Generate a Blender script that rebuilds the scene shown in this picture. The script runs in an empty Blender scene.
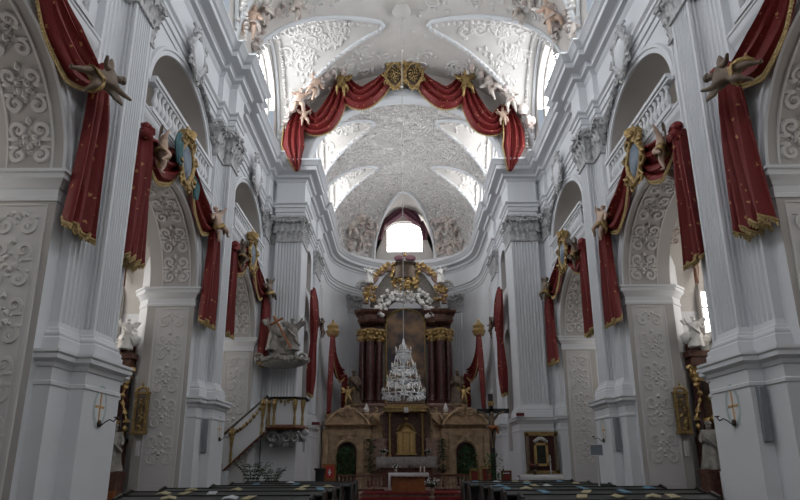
import bpy, bmesh, math, random
from mathutils import Vector, Matrix, noise
from math import sin, cos, pi, sqrt, radians, hypot, atan2
sc = bpy.context.scene
C = sc.collection
rnd = random.Random(7)

# ------------------------------------------------------------------ materials
def mat(name, col, rough=.75, metal=0, var=.0, vscale=3, bump=0, bscale=8, emit=None, spec=.3, col2=None, thr=None, coat=0, detail=4, bdist=.05):
    m = bpy.data.materials.new(name); m.use_nodes = True
    nt = m.node_tree; b = nt.nodes['Principled BSDF']
    b.inputs['Base Color'].default_value = (*col, 1); b.inputs['Roughness'].default_value = rough
    b.inputs['Metallic'].default_value = metal; b.inputs['Specular IOR Level'].default_value = spec
    b.inputs['Coat Weight'].default_value = coat
    tc = nt.nodes.new('ShaderNodeTexCoord')
    if var or col2:
        n = nt.nodes.new('ShaderNodeTexNoise'); n.inputs['Scale'].default_value = vscale; n.inputs['Detail'].default_value = detail
        nt.links.new(tc.outputs['Object'], n.inputs['Vector'])
        r = nt.nodes.new('ShaderNodeValToRGB')
        c2 = col2 or tuple(c*(1-var) for c in col)
        r.color_ramp.elements[0].color = (*c2, 1); r.color_ramp.elements[1].color = (*col, 1)
        a, z = thr or (.35, .65)
        r.color_ramp.elements[0].position = a; r.color_ramp.elements[1].position = z
        nt.links.new(n.outputs['Fac'], r.inputs['Fac']); nt.links.new(r.outputs['Color'], b.inputs['Base Color'])
    if bump:
        n = nt.nodes.new('ShaderNodeTexNoise'); n.inputs['Scale'].default_value = bscale; n.inputs['Detail'].default_value = 3
        nt.links.new(tc.outputs['Object'], n.inputs['Vector'])
        bp = nt.nodes.new('ShaderNodeBump'); bp.inputs['Strength'].default_value = bump; bp.inputs['Distance'].default_value = bdist
        nt.links.new(n.outputs['Fac'], bp.inputs['Height']); nt.links.new(bp.outputs['Normal'], b.inputs['Normal'])
    if emit:
        b.inputs['Emission Color'].default_value = (*emit[0], 1); b.inputs['Emission Strength'].default_value = emit[1]
    return m

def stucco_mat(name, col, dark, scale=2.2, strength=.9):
    """plaster with dense foliage relief: bump plus dark spots painted in as the shade of pits"""
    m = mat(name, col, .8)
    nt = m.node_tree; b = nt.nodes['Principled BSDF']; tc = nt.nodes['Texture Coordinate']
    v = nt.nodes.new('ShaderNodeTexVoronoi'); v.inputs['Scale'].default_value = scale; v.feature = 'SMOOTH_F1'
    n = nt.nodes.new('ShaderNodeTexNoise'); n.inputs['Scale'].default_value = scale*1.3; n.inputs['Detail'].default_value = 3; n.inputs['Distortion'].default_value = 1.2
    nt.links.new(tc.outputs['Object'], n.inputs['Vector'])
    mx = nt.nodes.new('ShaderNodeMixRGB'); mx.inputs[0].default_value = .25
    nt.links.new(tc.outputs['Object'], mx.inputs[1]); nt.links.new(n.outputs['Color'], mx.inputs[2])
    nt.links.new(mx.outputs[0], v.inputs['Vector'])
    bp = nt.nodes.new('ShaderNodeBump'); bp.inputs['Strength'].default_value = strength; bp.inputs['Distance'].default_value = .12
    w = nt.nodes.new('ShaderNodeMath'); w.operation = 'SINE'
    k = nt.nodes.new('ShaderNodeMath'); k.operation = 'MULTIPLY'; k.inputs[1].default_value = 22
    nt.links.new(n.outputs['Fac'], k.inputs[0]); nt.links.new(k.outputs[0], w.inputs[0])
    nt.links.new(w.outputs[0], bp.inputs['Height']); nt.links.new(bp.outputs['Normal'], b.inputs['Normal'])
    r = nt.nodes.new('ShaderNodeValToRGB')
    r.color_ramp.elements[0].position = .0; r.color_ramp.elements[0].color = (*dark, 1)  # dark end of the ramp: pit shade put into the colour
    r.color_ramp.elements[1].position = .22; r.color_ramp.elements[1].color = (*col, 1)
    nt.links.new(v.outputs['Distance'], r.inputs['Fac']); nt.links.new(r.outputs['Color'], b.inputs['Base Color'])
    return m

def cloth_mat(name, col, gold, dens=4.2):
    m = mat(name, col, .62, spec=.35, bump=.3, bscale=9)
    nt = m.node_tree; b = nt.nodes['Principled BSDF']; tc = nt.nodes['Texture Coordinate']
    b.inputs['Sheen Weight'].default_value = .06; b.inputs['Sheen Tint'].default_value = (.8, .2, .2, 1)
    v = nt.nodes.new('ShaderNodeTexVoronoi'); v.inputs['Scale'].default_value = dens
    nt.links.new(tc.outputs['Object'], v.inputs['Vector'])
    n = nt.nodes.new('ShaderNodeTexNoise'); n.inputs['Scale'].default_value = 22
    nt.links.new(tc.outputs['Object'], n.inputs['Vector'])
    ad = nt.nodes.new('ShaderNodeMath'); ad.operation = 'MULTIPLY_ADD'; ad.inputs[1].default_value = .5
    nt.links.new(n.outputs['Fac'], ad.inputs[0]); nt.links.new(v.outputs['Distance'], ad.inputs[2])
    r = nt.nodes.new('ShaderNodeValToRGB'); r.color_ramp.interpolation = 'CONSTANT'
    r.color_ramp.elements[0].color = (*gold, 1); r.color_ramp.elements[1].color = (*col, 1); r.color_ramp.elements[1].position = .39
    nt.links.new(ad.outputs[0], r.inputs['Fac']); nt.links.new(r.outputs['Color'], b.inputs['Base Color'])
    return m

M = dict(
 wall=mat('white_limewash', (.66, .675, .70), .8, var=.05, vscale=.7),
 panel=mat('grey_limewash', (.58, .57, .575), .82, var=.05, vscale=.9),
 soffit=mat('shaded_limewash', (.46, .44, .425), .85, var=.07, vscale=.8),  # wall plaster with the brown shade of undersides put into its colour
 relief=mat('stucco_relief', (.56, .545, .54), .8),
 relief_dark=mat('warm_stucco_relief', (.60, .585, .575), .8),
 capital=mat('silver_grey_stucco', (.55, .55, .56), .7, var=.35, vscale=9),
 vault=mat('vault_plaster', (.56, .53, .50), .8, var=.07, vscale=1.5, bump=.25, bscale=5),
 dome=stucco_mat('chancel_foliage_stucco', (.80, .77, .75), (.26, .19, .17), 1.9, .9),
 severy=mat('cream_plaster', (.50, .48, .455), .8, var=.04, vscale=2, bump=.3, bscale=6),
 vrelief=mat('vault_relief', (.55, .53, .51), .8),
 rib=mat('rib_plaster', (.62, .64, .66), .7),
 pink=mat('pinkish_stucco', (.58, .53, .50), .8, var=.4, vscale=3, col2=(.46, .37, .33)),
 floor=mat('dark_stone_floor', (.09, .08, .072), .5, var=.4, vscale=1.5),
 stone=mat('ochre_sandstone', (.56, .40, .25), .65, var=.4, vscale=3, bump=.3),
 stone2=mat('grey_pink_stone', (.42, .30, .25), .6, var=.5, vscale=5, col2=(.26, .16, .13)),
 marble=mat('dark_red_marble', (.10, .032, .030), .28, var=.6, vscale=6, coat=.3),
 marble2=mat('brown_marble', (.16, .075, .05), .35, var=.5, vscale=5, col2=(.07, .03, .025)),
 gold=mat('gilding', (.58, .40, .17), .4, metal=.75, var=.35, vscale=14, bump=.5, bscale=20, bdist=.03),
 oldgold=mat('old_gilding', (.42, .29, .12), .45, metal=.6, var=.5, vscale=12, bump=.5, bscale=16, bdist=.03),
 silver=mat('silver_grey_figure', (.52, .51, .50), .4, metal=.3, var=.3, vscale=10),
 pale_fig=mat('pale_stucco_figure', (.60, .54, .49), .6, var=.25, vscale=7),
 white_fig=mat('white_statue', (.80, .78, .75), .45, var=.1, vscale=8),
 bronze_fig=mat('brown_carved_wood', (.19, .14, .10), .5, var=.4, vscale=9),
 stone_fig=mat('grey_carved_stone', (.36, .34, .31), .6, var=.3, vscale=9),
 flesh=mat('flesh_painted_wood', (.55, .40, .31), .5, var=.2, vscale=9),
 velvet=cloth_mat('red_velvet', (.15, .011, .011), (.40, .20, .08)),
 velvet_d=cloth_mat('plum_velvet', (.11, .04, .06), (.16, .09, .08), 4),
 fringe=mat('gold_fringe', (.52, .38, .17), .5, metal=.3, var=.4, vscale=25, bump=.6, bscale=40),
 wood=mat('black_brown_wood', (.022, .019, .018), .38, var=.4, vscale=6),
 woodm=mat('warm_brown_wood', (.17, .07, .035), .45, var=.4, vscale=7),
 desk=mat('worn_green_black_desk', (.05, .055, .055), .45, var=.3, vscale=5),
 red=mat('red_carpet', (.20, .018, .02), .95, var=.2, vscale=20),
 redseat=mat('red_upholstery', (.19, .03, .025), .8),
 cloth=mat('white_linen', (.66, .66, .68), .8, var=.06, vscale=6),
 lace=mat('greyish_lace', (.40, .38, .38), .85, var=.35, vscale=14),
 black=mat('black_iron', (.02, .02, .022), .45),
 grey=mat('grey_speaker_cloth', (.20, .215, .235), .7),
 iron=mat('bronze_iron', (.08, .06, .045), .4, metal=.6),
 leaf=mat('dark_green_leaf', (.05, .13, .05), .55, var=.4, vscale=8),
 leaf2=mat('green_palm_leaf', (.06, .085, .05), .55, var=.4, vscale=8),
 petal=mat('white_petals', (.8, .8, .78), .7),
 paint=mat('dark_altar_painting', (.30, .18, .10), .45, col2=(.04, .037, .045), vscale=1.1, thr=(.38, .66), detail=6),
 paint2=mat('dark_picture', (.035, .04, .03), .35, col2=(.012, .016, .016), vscale=4),
 blue=mat('blue_shield', (.12, .17, .23), .35, var=.3, vscale=6),
 teal=mat('teal_banner', (.06, .15, .17), .6, var=.3, vscale=6),
 plum=mat('plum_cushion', (.20, .10, .12), .6),
 crystal=mat('cut_crystal', (.78, .80, .82), .12, metal=.45, spec=.9),
 orange=mat('orange_wood', (.30, .105, .035), .5, var=.25, vscale=5),
 sky=mat('window_daylight', (.9, .93, 1), .5, emit=((.93, .965, 1.0), 9.5)),
 skych=mat('chancel_window_daylight', (.95,.97,1), .5, emit=((.97,.98,1), 13)),
 entrance_fill=mat('added_entrance_light', (1,.95,.9), .5, emit=((1,.90,.80), .9)),  # warm glow for the added, unseen entrance window
 skyc=mat('chapel_window_daylight', (.95,.95,1), .5, emit=((1,.94,.86), 2.6)),
 skyw=mat('apse_window_daylight', (1, .98, .96), .5, emit=((1, .97, .95), 9)),
 lead=mat('window_bar', (.30, .28, .26), .6),
 book_b=mat('blue_booklet', (.13, .26, .36), .6), book_y=mat('cream_booklet', (.36, .32, .20), .6), book_w=mat('white_sheet', (.45, .48, .50), .6),
 cross=mat('ochre_paint', (.60, .36, .16), .7), ring=mat('pale_green_paint', (.47, .56, .55), .8, var=.2, vscale=14),
 candle=mat('wax', (.75, .72, .62), .5), sign=mat('dark_red_sign', (.12, .015, .02), .6),
 brass=mat('brass', (.45, .30, .12), .35, metal=.8), screen=mat('grey_blue_panel', (.18, .21, .25), .4))

# ------------------------------------------------------------------ helpers
class MB:
    def __init__(s): s.v = []; s.f = []
    def add(s, vs, fs):
        o = len(s.v); s.v += [tuple(p) for p in vs]; s.f += [tuple(i+o for i in f) for f in fs]; return s
    def box(s, x0, x1, y0, y1, z0, z1):
        return s.add([(x0,y0,z0),(x1,y0,z0),(x1,y1,z0),(x0,y1,z0),(x0,y0,z1),(x1,y0,z1),(x1,y1,z1),(x0,y1,z1)],
                     [(0,3,2,1),(4,5,6,7),(0,1,5,4),(1,2,6,5),(2,3,7,6),(3,0,4,7)])
    def grid(s, rows, closed=False, flip=False):
        n = len(rows[0]); vs = [p for r in rows for p in r]; fs = []
        for i in range(len(rows)-1):
            for j in range(n if closed else n-1):
                k = (j+1) % n
                q = (i*n+j, i*n+k, (i+1)*n+k, (i+1)*n+j)
                fs.append(q[::-1] if flip else q)
        return s.add(vs, fs)
    def lathe(s, c, prof, n=20, sx=1, sy=1):
        rows = [[(c[0]+r*sx*cos(2*pi*k/n), c[1]+r*sy*sin(2*pi*k/n), c[2]+z) for k in range(n)] for r, z in prof]
        s.grid(rows, True)
        for r in (rows[0][::-1], rows[-1]):
            s.add(r, [tuple(range(n))])
        return s
    def tube(s, pts, rad, n=6, cap=True):
        pts = [Vector(p) for p in pts]; rows = []; up = Vector((0,0,1))
        for i, p in enumerate(pts):
            t = (pts[min(i+1,len(pts)-1)]-pts[max(i-1,0)])
            if t.length < 1e-9: t = Vector((0,0,1))
            t.normalize()
            a = t.cross(up)
            if a.length < .05: a = t.cross(Vector((1,0,0)))
            a.normalize(); b = t.cross(a); r = rad[i] if isinstance(rad, (list,tuple)) else rad
            rows.append([p+a*r*cos(2*pi*k/n)+b*r*sin(2*pi*k/n) for k in range(n)])
        s.grid(rows, True, True)
        if cap: s.add(rows[0], [tuple(range(n))]); s.add(rows[-1][::-1], [tuple(range(n))])
        return s
    def sweep(s, path, prof, closed=False, flip=False):
        n = len(path); seg = []
        for i in range(n if closed else n-1):
            a, b = path[i], path[(i+1) % n]; d = hypot(b[0]-a[0], b[1]-a[1]); seg.append((-(b[1]-a[1])/d, (b[0]-a[0])/d))
        cols = []
        for i in range(n):
            if closed: n0, n1 = seg[i-1], seg[i]
            else: n0, n1 = seg[max(i-1,0)], seg[min(i,n-2)]
            k = 1+n0[0]*n1[0]+n0[1]*n1[1]; k = max(k, .25)
            m = ((n0[0]+n1[0])/k, (n0[1]+n1[1])/k)
            cols.append([(path[i][0]+m[0]*o, path[i][1]+m[1]*o, z) for o, z in prof])
        if closed: cols.append(cols[0])
        return s.grid(cols, flip=flip)
    def ball(s, c, r, sub=1, jit=0, sq=(1,1,1), seed=0):
        bm = bmesh.new(); bmesh.ops.create_icosphere(bm, subdivisions=sub, radius=1)
        bm.verts.ensure_lookup_table(); vs = []
        for v in bm.verts:
            k = 1+jit*noise.noise(v.co*2.3+Vector((seed*3.1, seed, c[0]+c[2])))
            vs.append((c[0]+v.co.x*r*sq[0]*k, c[1]+v.co.y*r*sq[1]*k, c[2]+v.co.z*r*sq[2]*k))
        fs = [tuple(v.index for v in f.verts) for f in bm.faces]; bm.free(); return s.add(vs, fs)
    def mesh(s, name, m, sx=1, off=(0,0,0), smooth=35):
        me = bpy.data.meshes.new(name)
        vs = [(v[0]*sx-off[0], v[1]-off[1], v[2]-off[2]) for v in s.v]
        me.from_pydata(vs, [], [f[::-1] for f in s.f] if sx < 0 else s.f)
        me.materials.append(m); me.validate()
        if smooth:
            me.polygons.foreach_set('use_smooth', [True]*len(me.polygons))
            try: me.set_sharp_from_angle(angle=radians(smooth))
            except Exception: pass
        return me
    def build(s, name, m, parent=None, sx=1, smooth=35, kind=None, local=False):
        off = Vector((0,0,0))
        p = parent
        while p is not None and not local: off += p.location; p = p.parent
        me = s.mesh(name, m, sx, off, smooth)
        o = bpy.data.objects.new(name, me); C.objects.link(o)
        if parent: o.parent = parent
        if kind: o['kind'] = kind
        return o
def tag(o, label, cat, group=None, kind=None):
    o['label'] = label; o['category'] = cat
    if group: o['group'] = group
    if kind: o['kind'] = kind
    return o
def thing(name, label, cat, loc, group=None):
    o = bpy.data.objects.new(name, None); C.objects.link(o); o.location = loc; o.empty_display_size = .2
    return tag(o, label, cat, group)
def copy_tree(o, parent=None):
    c = o.copy(); C.objects.link(c)
    if parent: c.parent = parent
    for ch in KIDS(o): copy_tree(ch, c)
    return c
def KIDS(o): return [x for x in C.objects if x.parent == o]
SIDE = {1: 'right', -1: 'left'}

# camera (a phone frame cropped at the bottom: the optical axis lies below the frame's centre)
F, PY = 600, 300
cam = bpy.data.cameras.new('camera'); co = bpy.data.objects.new('camera', cam); C.objects.link(co)
pitch, yaw, roll = radians(15.296), radians(-.081), radians(-.234)
fw = Vector((sin(yaw)*cos(pitch), cos(yaw)*cos(pitch), sin(pitch)))
rr = Vector((cos(yaw), -sin(yaw), 0)); uu = rr.cross(fw)
r2 = rr*cos(roll)+uu*sin(roll); u2 = -rr*sin(roll)+uu*cos(roll)
co.matrix_world = Matrix(((r2.x,u2.x,-fw.x,-.288),(r2.y,u2.y,-fw.y,0),(r2.z,u2.z,-fw.z,1.6),(0,0,0,1)))
cam.sensor_width = 36; cam.lens = 36*F/800; cam.shift_y = (PY-250)/800; cam.clip_end = 200
sc.camera = co
def at(x, y, ax, val):
    o = Vector((-.288, 0, 1.6)); d = fw+r2*(x-400)/F+u2*(PY-y)/F; k = 'XYZ'.index(ax)
    return o+d*((val-o[k])/d[k])

# relief ornament: curves and leaves in (u,v), laid on a surface by fm(u,v,h)
def spiral(cx, cy, r, turns, d, a0, n=16):
    return [(cx+r*(1-.85*t)*cos(a0+d*2*pi*turns*t), cy+r*(1-.85*t)*sin(a0+d*2*pi*turns*t)) for t in [k/n for k in range(n+1)]]
def uvtube(mb, fm, pts, rad, hh=1.0):
    rows = []
    for i, p in enumerate(pts):
        a, b = pts[max(i-1,0)], pts[min(i+1,len(pts)-1)]
        dx, dy = b[0]-a[0], b[1]-a[1]; L = hypot(dx, dy) or 1; nx, ny = -dy/L, dx/L
        r = rad*(.45+.75*sin(pi*min(1, .12+i/len(pts))))
        row = [fm(p[0]+nx*o*r, p[1]+ny*o*r, h*r*hh) for o, h in ((-1,-.2),(-.6,.85),(.6,.85),(1,-.2))]
        if any(q is None for q in row): return
        rows.append(row)
    mb.grid(rows)
def uvleaf(mb, fm, u, v, a, L, w, h):
    pts = [(0,0,0),(.35,w,.3),(.8,w*.6,.3),(1.1,0,.1),(.8,-w*.6,.3),(.35,-w,.3),(.5,0,1)]
    vs = [fm(u+L*(x*cos(a)-y*sin(a)), v+L*(x*sin(a)+y*cos(a)), z*h) for x, y, z in pts]
    if any(q is None for q in vs): return
    mb.add(vs, [(i, (i+1) % 6, 6) for i in range(6)])
def cscroll(mb, fm, cx, cy, r, a, d, rad, leaves=3):
    p = spiral(cx, cy, r, 1.35, d, a); uvtube(mb, fm, p, rad)
    t = [(cx+r*cos(a)-(k/6)*r*1.2*d*sin(a)*-1*-1, cy+r*sin(a)+(k/6)*r*1.2*-d*cos(a)) for k in range(7)]
    uvtube(mb, fm, t, rad*.9)
    for k in range(leaves):
        b = a-d*(.3+k*1.1); uvleaf(mb, fm, cx+r*cos(b), cy+r*sin(b), b+.5*d, r*.55, .45, rad*1.3)
    mb_c = (cx, cy); uvleaf(mb, fm, cx-r*.15, cy, 0, r*.4, .8, rad*1.6)
def panel_pattern(mb, fm, u0, u1, v0, v1, rad=.035, seed=0):
    w = (u1-u0)/2; uc = (u0+u1)/2; v = v0+w*.6; k = 0; R = random.Random(seed)
    while v < v1-w*.5:
        r = w*R.uniform(.36, .44); flip = 1 if k % 2 == 0 else -1
        for sd in (1, -1):
            cscroll(mb, fm, uc+sd*w*.52, v, r, pi/2*flip+(0 if sd > 0 else 0), sd*flip*-1, rad, 2)
            uvleaf(mb, fm, uc+sd*w*.1, v+w*.45*flip, pi/2+sd*-.7, w*.35, .5, rad*1.4)
        uvleaf(mb, fm, uc, v+w*.2, pi/2, w*.42, .4, rad*1.8)
        v += w*R.uniform(1.15, 1.35); k += 1
def rectframe(mb, fm, u0, u1, v0, v1, t=.05):
    for a, b in (((u0,v0),(u0,v1)),((u0,v1),(u1,v1)),((u1,v1),(u1,v0)),((u1,v0),(u0,v0))):
        uvtube(mb, fm, [(a[0]+(b[0]-a[0])*k/8, a[1]+(b[1]-a[1])*k/8) for k in range(9)], t)

# ------------------------------------------------------------------ figures (one skinned body each)
def skin_mesh(name, verts, edges, rad, m, sub=2):
    me = bpy.data.meshes.new(name); me.from_pydata(verts, edges, [])
    o = bpy.data.objects.new(name, me); C.objects.link(o)
    md = o.modifiers.new('s', 'SKIN'); md.use_smooth_shade = True
    sv = me.skin_vertices[0].data
    for i, r in enumerate(rad): sv[i].radius = (r, r) if not isinstance(r, tuple) else r
    sv[0].use_root = True
    sb = o.modifiers.new('b', 'SUBSURF'); sb.levels = sub; sb.render_levels = sub
    dg = bpy.context.evaluated_depsgraph_get(); dg.update()
    out = bpy.data.meshes.new_from_object(o.evaluated_get(dg)); out.name = name
    bpy.data.objects.remove(o); bpy.data.meshes.remove(me)
    out.materials.clear(); out.materials.append(m); out.polygons.foreach_set('use_smooth', [True]*len(out.polygons))
    return out
def body(m, pose=0, chub=1.0, name='body'):
    """1 m tall figure facing -Y, feet at z=0 (pose varies arms and legs)"""
    P = {0: dict(aL=[(.20,-.05,.62),(.30,-.16,.55)], aR=[(-.20,-.02,.80),(-.24,-.08,.96)], lL=[(.10,-.06,.26),(.12,.0,.02)], lR=[(-.12,-.14,.30),(-.13,.03,.12)]),
         1: dict(aL=[(.24,-.04,.84),(.36,-.10,.95)], aR=[(-.22,-.03,.66),(-.34,-.14,.66)], lL=[(.16,-.14,.30),(.26,.0,.14)], lR=[(-.08,-.03,.26),(-.10,.02,.02)]),
         2: dict(aL=[(.18,-.02,.60),(.16,-.16,.54)], aR=[(-.18,-.02,.60),(-.16,-.16,.54)], lL=[(.08,-.02,.27),(.08,.01,.02)], lR=[(-.08,-.05,.27),(-.09,.0,.02)]),
         3: dict(aL=[(.20,0,.86),(.42,.01,.92)], aR=[(-.20,0,.86),(-.42,.01,.92)], lL=[(.05,-.09,.27),(.02,-.01,.03)], lR=[(-.05,-.08,.27),(-.02,-.01,.03)])}[pose]
    c = chub
    v = [(0,0,.48),(0,-.01,.60),(0,0,.74),(0,-.005,.81),(0,-.02,.845),(0,-.03,.92),
         (.13,0,.765),P['aL'][0],P['aL'][1],(-.13,0,.765),P['aR'][0],P['aR'][1],
         (.075,0,.45),P['lL'][0],P['lL'][1],(P['lL'][1][0]+.01,P['lL'][1][1]-.09,P['lL'][1][2]-.01),
         (-.075,0,.45),P['lR'][0],P['lR'][1],(P['lR'][1][0]-.01,P['lR'][1][1]-.09,P['lR'][1][2]-.01)]
    e = [(0,1),(1,2),(2,3),(3,4),(4,5),(2,6),(6,7),(7,8),(2,9),(9,10),(10,11),(0,12),(12,13),(13,14),(14,15),(0,16),(16,17),(17,18),(18,19)]
    r = [.085*c,.08*c,.09*c,.04,.055*(c**.5),.068*(c**.5),.05*c,.038*c,.022,.05*c,.038*c,.022,.066*c,.048*c,.026,.018,.066*c,.048*c,.026,.018]
    return skin_mesh(name, v, e, r, m)
BODY = {}
def get_body(m, pose, chub):
    k = (m.name, pose, chub)
    if k not in BODY: BODY[k] = body(m, pose, chub)
    return BODY[k]
def face_bits():
    b = MB(); b.ball((0,-.10,.905), .012, 1, sq=(.8,1,1.3)); return b
def figure(name, label, cat, loc, rz, h, m, pose=0, chub=1.25, wings=None, robe=None, sash=None, group=None, ry=0, hair=None):
    o = thing(name, label, cat, loc, group); o.rotation_euler = (0, ry, rz); o.scale = (h, h, h)
    bo = bpy.data.objects.new('body', get_body(m, pose, chub)); C.objects.link(bo); bo.parent = o
    hb = MB(); hb.ball((0,-.012,.945), .062*chub**.5, 2, .35, (1.05,1.0,.8), 3)
    hb.build('hair', hair or m, o, local=True)
    if wings:
        for sd in (1, -1):
            w = MB(); rows = []
            for i in range(7):
                t = i/6; rows.append([(sd*(.05+.34*t*(1-.3*u)), .07+.05*sin(t*3), .72+.22*sin(t*2.2)-u*.30*(1-t*.5)) for u in [k/4 for k in range(5)]])
            w.grid(rows); ob = w.build('wing', wings, o, local=True)
            md = ob.modifiers.new('t', 'SOLIDIFY'); md.thickness = .025
    if robe:
        b = MB(); R = random.Random(hash(label) % 1000); ph = R.uniform(0, 6)
        rows = []
        for i in range(15):
            t = i/14; z = .80-.79*t; rx = .12+.02*sin(t*4)+.12*t*t; ryy = .085+.10*t
            if t < .12: rx *= .6+t*3.3; ryy *= .7+t*2.5
            rows.append([(rx*cos(a)*(1+.12*t*sin(7*a+ph+3*t)+.05*sin(13*a)), ryy*sin(a)*(1+.12*t*sin(6*a+ph)), z+.01*sin(5*a)) for a in [2*pi*k/40 for k in range(40)]])
        b.grid(rows, True, True); b.build('robe', robe, o, local=True)
        b = MB(); rows = []
        for i in range(9):
            t = i/8; rows.append([(-.15+.30*t+.02*sin(k), -.12-.07*sin(pi*t)-.02*sin(k*1.7), .72-.34*t+.09*(k/5)-.2*(k/5)*(1-t)) for k in range(6)])
        b.grid(rows); ob = b.build('cloak', robe, o, local=True); md = ob.modifiers.new('t', 'SOLIDIFY'); md.thickness = .03
    if sash:
        b = MB(); rows = []
        for i in range(17):
            a = 2*pi*i/16; rows.append([((.115+.02*sin(3*a)+.012*k)*cos(a)*chub, (.095+.02*sin(4*a)+.012*k)*sin(a)*chub, .52+.05*sin(a+1)-.035*k) for k in range(4)])
        b.grid(rows)
        b.tube([(.10,-.06,.5),(.18,-.02,.42),(.22,.03,.33),(.2,.05,.22)], [.03,.05,.04,.02], 8)
        ob = b.build('loincloth', sash, o, local=True); md = ob.modifiers.new('t', 'SOLIDIFY'); md.thickness = .015
    return o

# ------------------------------------------------------------------ drapery
def interp(pts, t):
    n = len(pts)-1; x = min(max(t, 0), .99999)*n; i = int(x); f = x-i
    p = [Vector(q) for q in (pts[max(i-1,0)], pts[i], pts[i+1], pts[min(i+2,n)])]
    return .5*((2*p[1])+(-p[0]+p[2])*f+(2*p[0]-5*p[1]+4*p[2]-p[3])*f*f+(-p[0]+3*p[1]-3*p[2]+p[3])*f**3)
def lerp(l, t):
    n = len(l)-1; x = min(max(t, 0), .99999)*n; i = int(x); return l[i]+(l[i+1]-l[i])*(x-i)
def drape_rows(path, widths, wdir, ndir, folds=4, amp=.1, nu=30, nv=33, seed=0, zig=.0, sag=0):
    """cloth following a path; wdir = direction across, folds push along ndir"""
    w = Vector(wdir).normalized(); n = Vector(ndir).normalized(); R = random.Random(seed); ph = R.uniform(0, 6)
    rows = []
    for i in range(nu+1):
        t = i/nu; c = interp(path, t); W = lerp(widths, t); row = []
        for j in range(nv):
            u = j/(nv-1)*2-1
            f = amp*(cos(folds*pi*u+ph+1.2*t+.5*sin(3*u+ph))+.35*cos(folds*2.3*pi*u+ph*2))*(.55+.45*min(1, W))
            row.append(c+w*(u*W/2)+n*(f*(1-.25*abs(u)))+Vector((0,0,zig*abs(((j*folds/(nv-1)) % 1)-.5)*(1 if i == nu else t**3)-sag*(1-u*u))))
        rows.append(row)
    return rows
def cloth_part(parent, name, rows, m, fr=(), flip=False):
    b = MB(); b.grid(rows, flip=flip); o = b.build(name, m, parent); md = o.modifiers.new('t', 'SOLIDIFY'); md.thickness = .03; md.offset = 0
    for e in fr:
        ln = {'bottom': rows[-1], 'a': [r[0] for r in rows], 'b': [r[-1] for r in rows], 'top': rows[0]}[e]
        f = MB(); f.tube(ln, .036, 6)
        for i in range(0, len(ln)-1):
            for q in (0, .5):
                p = Vector(ln[i]).lerp(Vector(ln[i+1]), q); f.tube([p, p+Vector((0,0,-.09))], [.026,.016], 4)
        f.build('fringe', M['fringe'], o)
    return o

# ------------------------------------------------------------------ the nave walls
XW, XB, XH, XM, XO = 6.7, 8.15, 6.53, 6.25, 9.9       # wall face, back of the piers, half pilaster, main pilaster, outer wall
PIERS = [-3.63, 4.07, 11.78, 19.49]; BAYS = [-7.49, .22, 7.93, 15.63, 23.34]
R_ARCH = 2.365; Z_IMP = 6.94; Z_CAP0, Z_CAP1, Z_TOP = 11.84, 13.05, 15.65
Y0, Y3 = -9.8, 26.98
def low_arch(dy): return Z_IMP+sqrt(max(0, R_ARCH**2-dy*dy)) if abs(dy) < R_ARCH else None
def up_arch(dy): return 11.0+1.9*sqrt(max(0, 1-(dy/R_ARCH)**2)) if abs(dy) < R_ARCH else None
def cosines(c, r, n=28): return [c-r*cos(pi*k/n) for k in range(n+1)]
def arch_face(mb, x, y0, y1, z0, z1, openings, flip=False):
    """vertical face at x with openings [(centre, radius, sill, top(dy))]"""
    ys = [y0, y1]
    for c, r, _, _ in openings: ys += [y for y in cosines(c, r) if y0 <= y <= y1]
    ys = sorted(set(round(y, 5) for y in ys))
    for a, b in zip(ys, ys[1:]):
        m = (a+b)/2; st = [(z0, z0, z1, z1)]
        op = sorted([o for o in openings if abs(m-o[0]) < o[1]], key=lambda o: o[2])
        cur = (z0, z0)
        for c, r, sill, top in op:
            e = 1e-4
            ta = top(max(-r+e, min(r-e, a-c))); tb = top(max(-r+e, min(r-e, b-c)))
            if sill > cur[0]+.01 or sill > z0: q = [(x,a,cur[0]),(x,b,cur[1]),(x,b,sill),(x,a,sill)]; mb.add(q, [(0,1,2,3) if flip else (3,2,1,0)])
            cur = (ta, tb)
        q = [(x,a,cur[0]),(x,b,cur[1]),(x,b,z1),(x,a,z1)]; mb.add(q, [(0,1,2,3) if flip else (3,2,1,0)])
def reveal(mb, x0, x1, c, r, sill, top, n=28, sillface=True):
    e = 1e-4; pr = [(c-r, sill)]+[(y, top(max(-r+e, min(r-e, y-c)))) for y in cosines(c, r, n)]+[(c+r, sill)]
    mb.grid([[(x0,y,z) for y, z in pr],[(x1,y,z) for y, z in pr]])
    if sillface: mb.add([(x0,c-r,sill),(x1,c-r,sill),(x1,c+r,sill),(x0,c+r,sill)], [(0,1,2,3)])
def flutes(p0, p1, n, d=.06, marg=.07):
    """plan points from p0 to p1 with n grooves cut to the right of the walking direction"""
    dx, dy = p1[0]-p0[0], p1[1]-p0[1]; L = hypot(dx, dy); tx, ty = dx/L, dy/L; nx, ny = ty, -tx
    w = (L-2*marg)/n; out = [p0]
    for i in range(n):
        a = marg+i*w+w*.12
        for f, g in ((0,0),(.10,.62),(.24,.92),(.38,1),(.52,.92),(.66,.62),(.76,0)):
            out.append((p0[0]+tx*(a+w*f)+nx*d*g, p0[1]+ty*(a+w*f)+ny*d*g))
    return out+[p1]
def vext(mb, path, z0, z1): return mb.sweep(path, [(0,z1),(0,z0)])
PRO_BASE = [(.13,0),(.13,.24),(.10,.27),(.11,.31),(.10,.35),(.06,.38),(.05,.43),(.02,.46),(0,.56)]
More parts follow.
